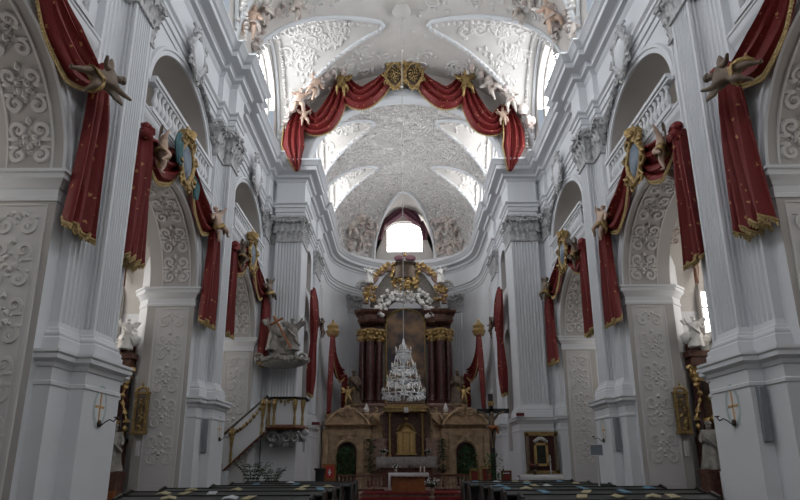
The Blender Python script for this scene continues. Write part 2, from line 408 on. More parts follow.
PRO_PED = [(.22,0),(.22,.42),(.17,.47),(.12,.52),(.12,2.95),(.145,2.97),(.145,3.03),(.12,3.05),(.12,3.27),(.15,3.29),(.17,3.36),(.25,3.42),(.25,3.50),(.28,3.53),(.28,3.58),(-.1,3.60)]
PRO_ENT = [(.0,13.05),(.04,13.06),(.04,13.24),(.09,13.26),(.09,13.46),(.14,13.48),(.14,13.60),(.22,13.66),(.22,13.72),(.06,13.76),(.06,14.78),(.12,14.84),(.16,14.93),
           (.30,14.97),(.30,15.08),(.36,15.14),(.60,15.18),(.64,15.20),(.64,15.38),(.72,15.42),(.78,15.52),(.88,15.60),(.88,15.66),(-.6,15.70)]
PRO_IMP = [(0,6.36),(.03,6.36),(.03,6.44),(.012,6.46),(.012,6.6),(.05,6.63),(.08,6.70),(.16,6.76),(.16,6.86),(.20,6.88),(.20,6.94),(0,6.95)]
PRO_GAL = [(0,9.72),(.04,9.74),(.04,9.84),(.08,9.90),(.12,9.96),(.14,10.02),(.14,10.12),(.165,10.14),(.165,10.20),(-.1,10.22)]
def leaf_cap(mb, path, zc0, zc1, R):
    """foliage capital along a pilaster plan path"""
    H = zc1-zc0
    mb.sweep(path, [(0,zc0-.10),(.05,zc0-.08),(.05,zc0-.02),(0,zc0),(0,zc0+H*.4),(.05,zc0+H*.7),(.12,zc0+H*.86),(.12,zc1-.12),(.17,zc1-.1),(.17,zc1-.01),(0,zc1)])
    for i in range(len(path)-1):
        a, b = path[i], path[i+1]; L = hypot(b[0]-a[0], b[1]-a[1])
        if L < .12: continue
        tx, ty = (b[0]-a[0])/L, (b[1]-a[1])/L; nx, ny = -ty, tx
        for tier in (0, 1):
            n = max(1, round(L/.27)); 
            for k in range(n+(tier if L > .5 else 0)):
                s = (k+.5*(1-tier))*L/n if L > .5 else (k+.5)*L/n
                z = zc0+H*.32*tier; h = H*.42; w = .14
                rows = []
                for q in range(5):
                    t = q/4; o = .03+.03*tier+.16*t**2.2; ww = w*(1-.45*t**3)*(.8+.2*cos(t*14))
                    rows.append([(a[0]+tx*(s+e*ww)+nx*(o-.03*abs(e)), a[1]+ty*(s+e*ww)+ny*(o-.03*abs(e)), z+h*t-(.09 if q == 4 else 0)) for e in (-1,-.5,0,.5,1)])
                mb.grid(rows, flip=True)
        # volutes and a middle flower
        for s in ((.02, L-.02) if L > .25 else (L/2,)):
            cx, cy = a[0]+tx*s+nx*.22, a[1]+ty*s+ny*.22; dd = 1 if s > L/2 else -1
            pts = [(cx+tx*dd*.13*(1-.8*t)*cos(7*t), cy+ty*dd*.13*(1-.8*t)*cos(7*t), zc1-.26+.13*(1-.8*t)*sin(7*t)) for t in [q/14 for q in range(15)]]
            mb.tube(pts, [.05*(1-.4*q/14) for q in range(15)], 5)
            mb.ball((cx,cy,zc1-.26), .055, 1)
        if L > .5:
            mb.ball((a[0]+tx*L/2+nx*.2, a[1]+ty*L/2+ny*.2, zc1-.1), .11, 1, .5, seed=i)
            for k in range(7):
                s = L*(.12+.76*k/6); mb.ball((a[0]+tx*s+nx*.13, a[1]+ty*s+ny*.13, zc1-.36+.10*abs(k-3)/3+R.uniform(-.03,.03)), .075, 1, .8, seed=k+i)

def window_pane(n, pts, m, frame_m, bars, parent_kind='structure', depth=.12):
    """arched window; pts outline (world), bars list of tubes"""
    c = Vector((0,0,0))
    for p in pts: c += Vector(p)
    c /= len(pts)
    f = MB(); f.tube(list(pts)+[pts[0], pts[1]], .09, 6, cap=False)
    o = f.build('window_%d' % n, frame_m, kind='structure')
    g = MB(); g.add([c]+[Vector(p) for p in pts], [(0, i+1, (i+1) % len(pts)+1) for i in range(len(pts))]); g.build('pane', m, o, smooth=0)
    b = MB()
    for a, z in bars: b.tube([a, z], .028, 4)
    b.build('glazing_bar', M['lead'], o)
    return o
WN = [0]
def arch_outline(c, w, z0, zs, rise, fn, n=20):
    pts = [(c-w, z0)]+[(c-w*cos(pi*k/n), zs+rise*sin(pi*k/n)) for k in range(n+1)]+[(c+w, z0)]
    return [fn(a, z) for a, z in pts]

def nave_side(s):
    nm = SIDE[s]
    wall = MB(); rev = MB()
    ops = []
    for c in BAYS:
        ops.append((c, R_ARCH, 0.0, low_arch)); ops.append((c, R_ARCH, 10.2, up_arch))
        reveal(rev, XW, XB, c, R_ARCH, 0, low_arch, sillface=False)
        reveal(rev, XW, XO, c, R_ARCH, 10.2, up_arch)
    arch_face(wall, XW, Y0, Y3, 0, 16.2, ops)
    W = wall.build('wall_'+nm, M['wall'], sx=s, kind='structure', smooth=0)
    rev.build('arch_soffit', M['soffit'], W, sx=s, smooth=40)
    # chapels behind the arches: splayed piers, vault, outer wall
    ch = MB(); vt = MB(); rc = 3.1
    for c in BAYS:
        ch.grid([[(XB,c-R_ARCH,z),(XB+.4,c-R_ARCH-.39,z),(XB+.4,c-rc,z),(XO,c-rc,z)] for z in (0, 9.4)])
        ch.grid([[(XB,c+R_ARCH,z),(XB+.4,c+R_ARCH+.39,z),(XB+.4,c+rc,z),(XO,c+rc,z)] for z in (0, 9.4)], flip=True)
        pr = [(c-rc*cos(pi*k/24), 6.3+rc*sin(pi*k/24)) for k in range(25)]
        vt.grid([[(XB,y,z) for y, z in pr],[(XO,y,z) for y, z in pr]])
        # transverse mouldings on the chapel vault
        for xx in (XB+.05, XO-.25):
            vt.tube([(xx, c-(rc-.04)*cos(pi*k/24), 6.3+(rc-.04)*sin(pi*k/24)) for k in range(25)], .09, 5)
    ch.build('chapel_wall', M['wall'], W, sx=s, smooth=0); vt.build('chapel_vault', M['severy'], W, sx=s)
    ow = MB(); wops = []
    for c in BAYS:
        wops.append((c+1.6, 1.35, 4.6, lambda d: 7.3+1.2*sqrt(max(0, 1-(d/1.35)**2))))
        wops.append((c, 1.0, 11.2, lambda d: 11.9+.7*sqrt(max(0, 1-d*d))))
    arch_face(ow, XO, Y0, Y3+1.5, 0, 16.2, wops); ow.build('outer_wall', M['severy'], W, sx=s, smooth=0)
    for i, c in enumerate(BAYS):
        for (cc, w, z0, zs, rise) in ((c+1.6, 1.35, 4.6, 7.3, 1.2), (c, 1.0, 11.2, 11.9, .7)):
            if z0 > 10 and i < 2: continue
            WN[0] += 1
            pts = arch_outline(cc, w, z0, zs, rise, lambda a, z: (s*(XO+.06), a, z))
            bars = [((s*(XO+.03),cc,z0),(s*(XO+.03),cc,zs+rise))]+[((s*(XO+.03),cc-w,z0+k*.75),(s*(XO+.03),cc+w,z0+k*.75)) for k in range(1, 4) if z0+k*.75 < zs+.2]
            window_pane(WN[0], pts, M['skyc'], M['lead'], bars)
    # wall arches: archivolts
    av = MB()
    for c in BAYS:
        for r0, zc, yr, zr in ((0, Z_IMP, R_ARCH, R_ARCH), (1, 11.0, R_ARCH, 1.9)):
            rows = []
            for k in range(33):
                a = pi*k/32; 
                rows.append([(XW-d, c-(yr+o)*cos(a), zc+(zr+o)*sin(a)) for o, d in ((0,0),(.0,.06),(.12,.06),(.14,.1),(.22,.1),(.24,0))])
            av.grid(rows, flip=True)
    av.build('archivolt', M['wall'], W, sx=s)
    # gallery cornice and imposts
    for c in BAYS:
        g = MB(); g.sweep([(XW, c-R_ARCH-.36), (XW, c+R_ARCH+.36)], PRO_GAL); g.build('gallery_cornice', M['wall'], W, sx=s)
    R = random.Random(5)
    for p in PIERS+[27.19]:
        near = p > 8
        for d in ((-1, 1) if p < 27 else (-1,)):
            if p > 0:
                pth = [(XB+.4,p+d*1.1),(XB,p+d*1.485),(XW,p+d*1.485),(XW,p+d*(1.13 if p < 27 else 1.3))]
                if d > 0: pth = pth[::-1]
                g = MB(); g.sweep(pth, PRO_IMP); io = g.build('impost', M['wall'], W, sx=s)
        # ornamental panel on the jamb that faces the entrance
        if near:
            yj = p-1.485
            fm = lambda u, v, h, yj=yj: (u, yj-h, v)
            g = MB(); rectframe(g, fm, 6.86, 7.86, .85, 6.28, .035); rectframe(g, fm, 6.98, 7.74, 1.0, 6.15, .02)
            panel_pattern(g, fm, 6.95, 7.77, 1.5, 6.15, .042, int(p))
            g.build('jamb_relief', M['relief_dark'], W, sx=s)
            g = MB(); g.box(6.85, 7.87, yj-.012, yj, .84, 6.3); g.build('jamb_panel', M['panel'], W, sx=s, smooth=0)
    for c in BAYS[2:]:
        rr_ = R_ARCH
        fm = lambda u, v, h, c=c: (u, c+(rr_-h)*cos(v/rr_), Z_IMP+(rr_-h)*sin(v/rr_))
        g = MB()
        for u in (6.9, 7.75): uvtube(g, fm, [(u, rr_*pi*k/40) for k in range(41)], .035)
        panel_pattern(g, fm, 6.92, 7.74, .1, rr_*pi*.62, .05, int(c))
        g.build('soffit_relief', M['relief_dark'], W, sx=s)
    # pilasters
    for p in PIERS+[27.0]:
        if p == 27.0:
            half = [(XW,25.9),(XH,25.9),(XH,26.95),(6.2,26.95)]; main = [(6.2,26.95),(6.2,26.65),(4.95,26.65),(4.95,28.2),(5.12,28.2)]
            core = half[:-1]+main
            fl = [half[0]]+[half[1]]+flutes((XH,25.9),(XH,26.95),5)[1:]+flutes((XH,26.95),(6.2,26.95),2)[1:]+[(6.2,26.65)]+flutes((6.2,26.65),(4.95,26.65),8)[1:]+[(4.95,28.2),(5.12,28.2)]
        else:
            core = [(XW,p-1.13),(XH,p-1.13),(XH,p-.41),(XM,p-.41),(XM,p+.41),(XH,p+.41),(XH,p+1.13),(XW,p+1.13)]
            fl = [core[0]]
            for a, b, n in ((0,1,0),(1,2,4),(2,3,2),(3,4,7),(4,5,2),(5,6,4),(6,7,0)):
                fl += flutes(core[a], core[b], n, marg=.05 if n < 7 else .07)[1:] if n else [core[b]]
        g = MB(); vext(g, fl, 4.06, Z_CAP0); g.sweep(core, [(o, 3.58+z) for o, z in PRO_BASE][::1]); 
        po = g.build('pilaster', M['wall'], W, sx=s, smooth=25)
        ped = core if p == 27.0 else [(XW,p-1.2),(XH,p-1.2),(XH,p-.58),(XM,p-.58),(XM,p+.58),(XH,p+.58),(XH,p+1.2),(XW,p+1.2)]
        g = MB(); g.sweep(ped, PRO_PED); g.build('pedestal', M['wall'], po, sx=s, smooth=25)
        if p > 0:
            g = MB(); leaf_cap(g, core, Z_CAP0, Z_CAP1, R); g.build('capital', M['capital'], po, sx=s, smooth=50)
    # the great entablature from the entrance to the chancel arch
    path = [(XW, Y0)]
    for p in PIERS: path += [(XW,p-1.13),(XH,p-1.13),(XH,p-.41),(XM,p-.41),(XM,p+.41),(XH,p+.41),(XH,p+1.13),(XW,p+1.13)]
    path += [(XW,25.9),(XH,25.9),(XH,26.95),(6.2,26.95),(6.2,26.65),(4.95,26.65),(4.95,28.2),(5.12,28.2),(5.12,31.5),(4.97,31.5),(4.97,33.2),(5.12,33.2)]
    path += [(5.12*cos(a), 37.2+5.12*sin(a)) for a in [pi/2*k/20 for k in range(0, 21)]]
    g = MB(); g.sweep(path, PRO_ENT); g.build('trim_%d' % (1 if s < 0 else 2), M['wall'], sx=s, kind='structure', smooth=25)
    return W
WALLS = {s: nave_side(s) for s in (-1, 1)}

# ---------------------------------------------------------------- chancel and apse walls
def chancel_side(s):
    g = MB()
    o1 = lambda d: 7.6+.62*sqrt(max(0,1-(d/.8)**2)); o2 = lambda d: 12.0+.5*sqrt(max(0,1-(d/.7)**2))
    arch_face(g, 5.12, 28.2, 33.6, 0, 16.2, [(30.1,.8,2.2,o1),(30.1,.7,10.3,o2),(34.2,.6,2.2,o1)])
    g.add([(6.7,26.98,0),(4.95,26.98,0),(4.95,26.98,16.2),(6.7,26.98,16.2)], [(0,1,2,3)])
    a0 = 0
    path = [(5.12,33.6)]+[(5.12*cos(a), 37.2+5.12*sin(a)) for a in [pi/2*k/24 for k in range(25)]]
    vext(g, path, 0, 16.2)
    W = g.build('wall_chancel_'+SIDE[s], M['wall'], sx=s, kind='structure', smooth=30)
    r = MB(); reveal(r, 5.12, 6.0, 30.1, .8, 2.2, o1); reveal(r, 5.12, 6.0, 30.1, .7, 10.3, o2)
    r.add([(6.0,29,2),(6.0,31.2,2),(6.0,31.2,13),(6.0,29,13)], [(0,1,2,3)]); r.build('niche', M['soffit'], W, sx=s)
    for i, pth in enumerate(([(5.12,31.5),(4.97,31.5),(4.97,33.2),(5.12,33.2)],)):
        p = MB(); vext(p, [pth[0],pth[1]]+flutes(pth[1], pth[2], 8)[1:]+[pth[3]], 4.2, Z_CAP0); p.sweep(pth, [(o, 3.58+z) for o, z in PRO_BASE])
        po = p.build('pilaster', M['wall'], W, sx=s); q = MB(); q.sweep(pth, PRO_PED); q.build('pedestal', M['wall'], po, sx=s)
        q = MB(); leaf_cap(q, pth, Z_CAP0, Z_CAP1, random.Random(3)); q.build('capital', M['capital'], po, sx=s, smooth=50)
    # pilasters against the curved wall
    for th in (45,):
        c0 = radians(90-th); ax, ay = cos(c0), sin(c0)
        def pp(rad, da): return (rad*cos(c0+da), 37.2+rad*sin(c0+da))
        pth = [pp(5.12,-.105), pp(4.97,-.105), pp(4.97,.105), pp(5.12,.105)]
        p = MB(); vext(p, [pth[0],pth[1]]+flutes(pth[1],pth[2],6)[1:]+[pth[3]], 4.2, Z_CAP0); p.sweep(pth, [(o, 3.58+z) for o, z in PRO_BASE])
        po = p.build('pilaster', M['wall'], W, sx=s); q = MB(); q.sweep(pth, PRO_PED); q.build('pedestal', M['wall'], po, sx=s)
        q = MB(); leaf_cap(q, pth, Z_CAP0, Z_CAP1, random.Random(4)); q.build('capital', M['capital'], po, sx=s, smooth=50)
    # oratory window between the chancel pilaster and the apse
    q = MB(); fy = 34.55
    q.box(5.0, 5.14, fy-.42, fy+.42, 9.9, 11.9); fo = q.build('oratory_frame', M['wall'], W, sx=s, smooth=0)
    q = MB(); q.box(4.975, 5.01, fy-.30, fy+.30, 10.05, 11.75); q.build('oratory_window', M['panel'], fo, sx=s, smooth=0)
    return W
CH = {s: chancel_side(s) for s in (-1, 1)}

# ---------------------------------------------------------------- vaults
VA, VB, VZ = 6.35, 5.2, 16.0
def lun(name, vm, sm, A, B, Zs, y0, y1, lunes, hfun, sill_x, z0l=16.15, relief=None):
    """barrel vault over x in [-A,A] with lunettes cut on both sides; lunes=[(yc,w)]"""
    NT = 44; g = MB()
    tt = [pi*k/(2*NT) for k in range(NT+1)]
    def zv(x): return Zs+B*sqrt(max(0, 1-(x/A)**2))
    def gap(x, w):
        r = (zv(x)-z0l)/hfun(x)
        return w*sqrt(1-r*r) if 0 <= r < 1 else (w if r < 0 else 0)
    for s in (1, -1):
        prev = None
        for a, b in zip(tt, tt[1:]):
            x0_, x1_ = A*cos(a), A*cos(b)
            rows = []
            for x in (x0_, x1_):
                edges = [y0]
                for yc, w in lunes: e = gap(x, w); edges += [yc-e, yc+e]
                edges.append(y1); rows.append((x, edges))
            for k in range(0, len(rows[0][1]), 2):
                q = []
                for x, e in rows:
                    q.append([(s*x, e[k]+(e[k+1]-e[k])*j/10, zv(x)) for j in range(11)])
                g.grid(q, flip=(s < 0))
    vo = g.build(name, vm, kind='structure', smooth=60)
    for yc, w in lunes:
        for s in (1, -1):
            q = MB(); N = 36; rows = []; edge = []
            for k in range(N+1):
                ph = pi*k/N
                lo, hi = 0.0, sill_x
                f = lambda x: zv(x)-(z0l+hfun(x)*sin(ph))
                # find innermost x where vault meets the lunette
                xx = sill_x
                if f(sill_x) < 0:
                    a, b = sill_x, 0.0
                    for st in range(200):
                        x = sill_x*(1-st/200)
                        if f(x) >= 0: a, b = x, sill_x*(1-(st-1)/200); break
                    for _ in range(20):
                        m_ = (a+b)/2
                        if f(m_) >= 0: a = m_
                        else: b = m_
                    xx = a
                row = []
                for j in range(13):
                    x = sill_x+(xx-sill_x)*j/12
                    row.append((s*x, yc-w*cos(ph), z0l+hfun(x)*sin(ph)))
                rows.append(row); edge.append(row[-1])
            q.grid(rows, flip=(s > 0)); so = q.build('severy', sm, vo, smooth=60)
            # moulded, leaf-covered rib along the groin
            e2 = [Vector(p)+Vector((0,0,-.03)) for p in edge if True]
            q = MB(); q.tube(e2, .10, 8); q.build('rib', M['rib'], so)
            q = MB()
            for i in range(len(e2)-1):
                L = (e2[i+1]-e2[i]).length; n = max(1, int(L/.21))
                for j in range(n):
                    p = e2[i].lerp(e2[i+1], j/n); t = (e2[i+1]-e2[i]).normalized()
                    cdir = (Vector((s*sill_x, yc, 18))-p).normalized()
                    p2 = p+cdir*.24+Vector((0,0,-.10))
                    q.ball(p2, .10, 1, .9, (1,1,.7), seed=i+j)
            q.build('leaf_garland', M['vrelief'], so)
            # moulded border on the window wall
            q = MB(); e3 = [(s*(sill_x-.06), yc-(w-.10)*cos(pi*k/40), z0l+(hfun(sill_x)-.1)*sin(pi*k/40)) for k in range(41)]
            q.tube(e3, .09, 6); q.build('window_moulding', M['rib'], so)
            q = MB()
            for k in range(2, 79):
                a = pi*k/80; q.ball((s*(sill_x-.42), yc-(w-.10)*cos(a), z0l+(hfun(sill_x)-.08)*sin(a)), .075, 1, .8, seed=k)
            q.build('leaf_border', M['vrelief'], so)
            # scroll relief on the severy
            q = MB(); R = random.Random(int(yc*10)+s)
            def fm(u, v, h, s=s, yc=yc, w=w):
                # u across (angle), v inwards from the window wall
                x = sill_x-v; 
                if abs(u) > 1: return None
                ph = pi/2-u*1.1; z = z0l+(hfun(x))*sin(ph)-h; 
                if zv(x) > z0l+hfun(x)*sin(ph)-.15: return None
                return (s*x, yc-(w-h*.4)*cos(ph), z)
            for _ in range(90 if relief else 40):
                u, v = R.uniform(-.9,.9), R.uniform(.7, 4.6); r = R.uniform(.12,.3)
                fm2 = lambda a, b, h: fm(u+(a/w), v+b, h)
                p = spiral(0, 0, r*1.35, 1.3, R.choice((-1,1)), R.uniform(0,6)); uvtube(q, fm2, p, .065)
                for k in range(4): uvleaf(q, fm2, R.uniform(-.3,.3), R.uniform(-.3,.3), R.uniform(0,6), .25, .4, .12)
            if q.v: q.build('scroll_relief', M['vrelief'], so)
            # window wall with its window
            q = MB(); WN[0] += 1; w2 = w*.70; zs = z0l+hfun(sill_x)*.42; rise = hfun(sill_x)*.42; hs = hfun(sill_x)
            xw = sill_x+.02; N = 32
            outer = [(yc-w*1.02*cos(pi*k/N), z0l+hs*1.02*sin(pi*k/N)) for k in range(N+1)]
            inner = [(yc-w2*cos(pi*k/N), zs+rise*sin(pi*k/N)) for k in range(N+1)]
            q.grid([[(s*xw,a,z) for a, z in outer],[(s*xw,a,z) for a, z in inner],[(s*(xw+.35),a*1.0,z) for a, z in inner]], flip=s > 0)
            q.add([(s*xw,outer[0][0],outer[0][1]),(s*xw,outer[0][0],15.6),(s*xw,yc-w2,15.6),(s*xw,yc-w2,zs)], [(0,1,2,3)])
            q.add([(s*xw,outer[-1][0],outer[-1][1]),(s*xw,outer[-1][0],15.6),(s*xw,yc+w2,15.6),(s*xw,yc+w2,zs)], [(0,1,2,3)])
            q.build('lunette_wall', sm, vo, smooth=0)
            X = s*(xw+.35)
            pts = arch_outline(yc, w2, 15.7, zs, rise, lambda a, z: (X, a, z))
            bars = [((X-s*.04,yc+k*w2*.5,15.7),(X-s*.04,yc+k*w2*.5,zs+rise*.86)) for k in (-1,0,1)]+[((X-s*.04,yc-w2,15.7+.9*k),(X-s*.04,yc+w2,15.7+.9*k)) for k in range(1, 3)]
            window_pane(WN[0], pts, M['sky'] if relief else M['skych'], M['lead'], bars)
    return vo, zv, gap
nave_lunes = [(c, 3.05) for c in (-7.49, .22, 7.93, 15.63)]+[(23.34, 3.05)]
HN = lambda x: 4.98-.09*max(0, x-1.2)
CEIL, zvn, gapn = lun('ceiling', M['vault'], M['severy'], VA, VB, VZ, Y0, 26.98, nave_lunes, HN, 6.32, relief=True)
HC = lambda x: 3.78-.06*x
CEC, zvc, gapc = lun('ceiling_chancel', M['dome'], M['severy'], 5.15, 4.12, 15.95, 26.9, 37.2, [(29.5, 2.15), (34.7, 2.05)], HC, 5.12)
# wall above the cornice between lunettes, and the arch wall between nave and chancel
g = MB(); N = 60
outer = [(VA*1.03*cos(pi*k/N), VZ+VB*1.03*sin(pi*k/N)) for k in range(N+1)]
inner = [(4.9*cos(pi*k/N), 15.7+3.98*sin(pi*k/N)) for k in range(N+1)]
g.grid([[(x,26.98,z) for x, z in outer],[(x,26.98,z) for x, z in inner]])
g.add([(6.7,26.98,15.6),(4.9,26.98,15.6),(4.9,26.98,16.0),(6.7,26.98,16.0)], [(0,1,2,3)]); g.add([(-6.7,26.98,15.6),(-4.9,26.98,15.6),(-4.9,26.98,16.0),(-6.7,26.98,16.0)], [(0,1,2,3)])
AW = g.build('wall_chancel_arch', M['vault'], kind='structure', smooth=0)
g = MB()
rows = [[(r*cos(pi*k/N)*4.9/4.9, y, 15.7+(3.98+(r-4.9))*sin(pi*k/N)) for k in range(N+1)] for r, y in ((5.35,26.95),(5.35,26.78),(5.2,26.74),(4.88,26.74),(4.80,26.8),(4.80,27.3),(4.88,27.36),(5.2,27.36))]
g.grid(rows, flip=True); g.build('arch_moulding', M['rib'], AW)
# nave vault ornament: cartouches at the lunette tips, scrolls, putti zones
def vfm(cx, cy, s=1):
    def f(u, v, h):
        # u along the vault curve from crown, v along y
        a = pi/2-(cx+u)/5.8; x = VA*cos(a)
        if a < .05 or a > pi-.05: return None
        y = cy+v
        if y > 26.8: return None
        for yc, w in nave_lunes:
            if abs(y-yc) < gapn(abs(x), w)+.25: return None
        nx, nz = cos(a), sin(a); k = 1
        return (x-h*nx, y, VZ+VB*sin(a)-h*nz)
    return f
R = random.Random(11); q = MB()
for cy in [5+.85*k for k in range(26)]:
    for cx in [-6.2+.9*k for k in range(15)]:
        if R.random() < (.62 if (21.2 < cy < 25.4 or 13.5 < cy < 17.7) else .1): continue
        f = vfm(cx+R.uniform(-.2,.2), cy+R.uniform(-.2,.2)); r = R.uniform(.2,.36)
        if 1.0 < abs(cx) and 24.6 < cy: pass
        uvtube(q, f, spiral(0, 0, r, 1.3, R.choice((-1,1)), R.uniform(0,6), 13), .055)
        for k in range(5):
            a = R.uniform(0,6.3); uvleaf(q, f, r*cos(a), r*sin(a), a+R.choice((-.8,.8)), .26, .45, .10)
q.build('scroll_relief', M['vrelief'], CEIL)
q = MB()
for yc, w in nave_lunes[2:]:
    for s in (1, -1):
        f = vfm(s*1.15, yc)
        uvtube(q, f, [(.45*cos(a)*(1+.12*cos(5*a)), .42*sin(a)*(1+.12*cos(5*a))) for a in [2*pi*k/30 for k in range(31)]], .10)
        for k in range(6): uvleaf(q, f, 0, 0, k*pi/3, .4, .5, .12)
    f = vfm(0, yc-3.85)
    for r in (.95, .6):
        uvtube(q, f, [(r*cos(a), r*1.2*sin(a)) for a in [2*pi*k/40 for k in range(41)]], .07)
    for k in range(12): uvleaf(q, f, .3*cos(k*pi/6), .3*sin(k*pi/6), k*pi/6, .3, .4, .1)
    for s in (1, -1):
        f = vfm(s*2.6, yc+2.55)
        for r in (.62, .4, .2):
            uvtube(q, f, [(r*cos(a), r*.7*sin(a)) for a in [2*pi*k/30 for k in range(31)]], .06)
q.build('cartouche', M['vrelief'], CEIL)
# clustered cloud-and-figure stucco in the vault corners
def cluster(parent, name, m, pts, seed=0, sub=2):
    q = MB(); R = random.Random(seed)
    for p, r in pts: q.ball(p, r, sub, .9, (R.uniform(.6,1.5),R.uniform(.6,1.5),R.uniform(.6,1.5)), seed+len(q.v))
    return q.build(name, m, parent, smooth=60)
for s in (1, -1):
    for yc, sc_ in ((19.45, 1.0), (26.0, .8)):
        pts = []
        for k in range(26):
            u = R.uniform(.1, .75); a = u*1.25+.12; y = yc+R.uniform(-.75,.75)*sc_
            if y > 26.6: y = 26.4
            pts.append(((s*(VA-.08)*cos(a), y, VZ+(VB-.08)*sin(a)), R.uniform(.08,.19)))
        cluster(CEIL, 'cloud_relief', M['pink'], pts, int(yc)+s)
# painted putti modelled on the vault corners
def vhit(px, py, zf=None):
    d = fw+r2*(px-400)/F+u2*(PY-py)/F; o = Vector((-.288,0,1.6)); t = 15
    while t < 60:
        p = o+d*t
        if abs(p.x) < VA and p.z > VZ+VB*sqrt(max(0,1-(p.x/VA)**2)): return p, -d
        t += .05
    return o+d*25, -d
k = 0
for px, py, hh, ps, rot, lab in ((249,22,1.5,0,.2,'stucco putto on the vault above the left cornice, nearest the wall'),(268,8,1.4,1,-.4,'stucco putto on the left vault corner at the top edge of the view'),(292,6,1.3,0,.5,'stucco putto on the left vault corner, closest to the crown'),
      (553,16,1.6,1,-.2,'stucco putto on the right vault corner, closest to the crown'),(572,26,1.7,0,.3,'stucco putto on the vault above the right cornice'),(514,9,1.3,1,.6,'small stucco putto high on the right side of the vault'),
      (309,84,1.5,0,.6,'stucco putto left above the chancel arch festoon'),(497,84,1.5,1,-.6,'stucco putto right above the chancel arch festoon'),(512,100,1.5,0,-.2,'seated stucco putto at the right end above the chancel arch'),(296,100,1.4,1,.3,'stucco putto at the left end above the chancel arch')):
    p, d = vhit(px, py); p = p+d*.35
    figure('putto', lab, 'cherub figure', (p.x, p.y, p.z-hh*.5), rot, hh, M['pale_fig'] if k % 3 else M['flesh'], ps, 1.3, wings=M['white_fig'] if k % 2 else None, sash=M['pink'], group='stucco putti on the vault', ry=rot*.6); k += 1
# chancel relief
q = MB(); R = random.Random(21)
def cfm(cx, cy):
    def f(u, v, h):
        a = pi/2-(cx+u)/4.7; x = 5.15*cos(a); y = cy+v
        if a < .06 or a > pi-.06 or y > 37.1: return None
        for yc, w in ((29.5, 2.15), (34.7, 2.05)):
            if abs(y-yc) < gapc(abs(x), w)+.2: return None
        return (x-h*cos(a), y, 15.95+4.12*sin(a)-h*sin(a))
    return f
for cy in [27.6+.7*k for k in range(14)]:
    for cx in [-4.8+.7*k for k in range(15)]:
        f = cfm(cx+R.uniform(-.15,.15), cy+R.uniform(-.15,.15)); r = R.uniform(.16,.3)
        uvtube(q, f, spiral(0, 0, r, 1.3, R.choice((-1,1)), R.uniform(0,6), 11), .04)
        for k in range(4):
            a = R.uniform(0,6.3); uvleaf(q, f, r*cos(a), r*sin(a), a+.8, .22, .5, .08)
q.build('scroll_relief', M['vrelief'], CEC)
# apse half dome with a lunette around the east window
AD, BD = 5.15, 4.12; wl = 2.25; hl = 3.74; zl = 16.2
g = MB(); rows = []
def dome(a, e): return (AD*cos(e)*sin(a), 37.2+AD*cos(e)*cos(a), 15.95+BD*sin(e))
NA, NE = 72, 40
for i in range(NE):
    for j in range(NA):
        a0, a1 = -pi/2+pi*j/NA, -pi/2+pi*(j+1)/NA; e0, e1 = pi/2*i/NE, pi/2*(i+1)/NE
        m = dome((a0+a1)/2, (e0+e1)/2)
        inside = m[1] > 37.6 and abs(m[0]) < wl and m[2] < zl+hl*sqrt(max(0,1-(m[0]/wl)**2))
        if inside: continue
        g.add([dome(a0,e0),dome(a1,e0),dome(a1,e1),dome(a0,e1)], [(0,1,2,3)])
AP = g.build('ceiling_apse', M['dome'], kind='structure', smooth=60)
g = MB(); rows = []; rib = []
for k in range(41):
    ph = pi*k/40; x = -wl*cos(ph); z = zl+hl*sin(ph)
    ee = min(1, (z-15.95)/BD); rad = AD*sqrt(max(0, 1-ee*ee)); y = 37.2+sqrt(max(0, rad*rad-x*x))
    rows.append([(x, 42.3+(y-.08-42.3)*j/6, z) for j in range(7)]); rib.append(Vector((x, y-.06, z-.04)))
g.grid(rows); so = g.build('severy', M['severy'], AP, smooth=60)
g = MB(); g.tube(rib, .11, 8); g.build('rib', M['rib'], so)
g = MB()
for i in range(len(rib)-1):
    for j in range(3):
        p = rib[i].lerp(rib[i+1], j/3); g.ball(p+Vector((.16 if p.x > 0 else -.16, -.12, .12)), .09, 1, .9, seed=i*3+j)
g.build('leaf_garland', M['vrelief'], so)
# window wall of the apse
g = MB(); N = 32; ww = 1.38; zs, rise, zb = 18.6, .75, 16.9
outer = [(-wl*1.05*cos(pi*k/N), zl+hl*1.02*sin(pi*k/N)) for k in range(N+1)]; inn = [(-ww*cos(pi*k/N), zs+rise*sin(pi*k/N)) for k in range(N+1)]
g.grid([[(x,42.28,z) for x, z in outer],[(x,42.28,z) for x, z in inn],[(x,42.6,z) for x, z in inn]], flip=False)
g.add([(-2.36,42.28,15.6),(2.36,42.28,15.6),(2.36,42.28,zb),(-2.36,42.28,zb)], [(0,1,2,3)])
g.add([(-2.36,42.28,zb),(-ww,42.28,zb),(-ww,42.28,zs),(-2.2,42.28,zs)], [(0,1,2,3)]); g.add([(ww,42.28,zb),(2.36,42.28,zb),(2.2,42.28,zs),(ww,42.28,zs)], [(0,1,2,3)])
for x in (-ww, ww): g.add([(x,42.28,zb),(x,42.6,zb),(x,42.6,zs),(x,42.28,zs)], [(0,1,2,3)])
g.build('lunette_wall', M['severy'], AP, smooth=0)
WN[0] += 1
pts = arch_outline(0, ww, zb, zs, rise, lambda a, z: (a, 42.5, z))
window_pane(WN[0], pts, M['skyw'], M['lead'], [((0,42.46,zb),(0,42.46,19.3)),((-ww,42.46,17.5),(ww,42.46,17.5)),((-1.1,42.46,zb+.6),(-1.1,42.46,19)),((1.1,42.46,zb+.6),(1.1,42.46,19))])
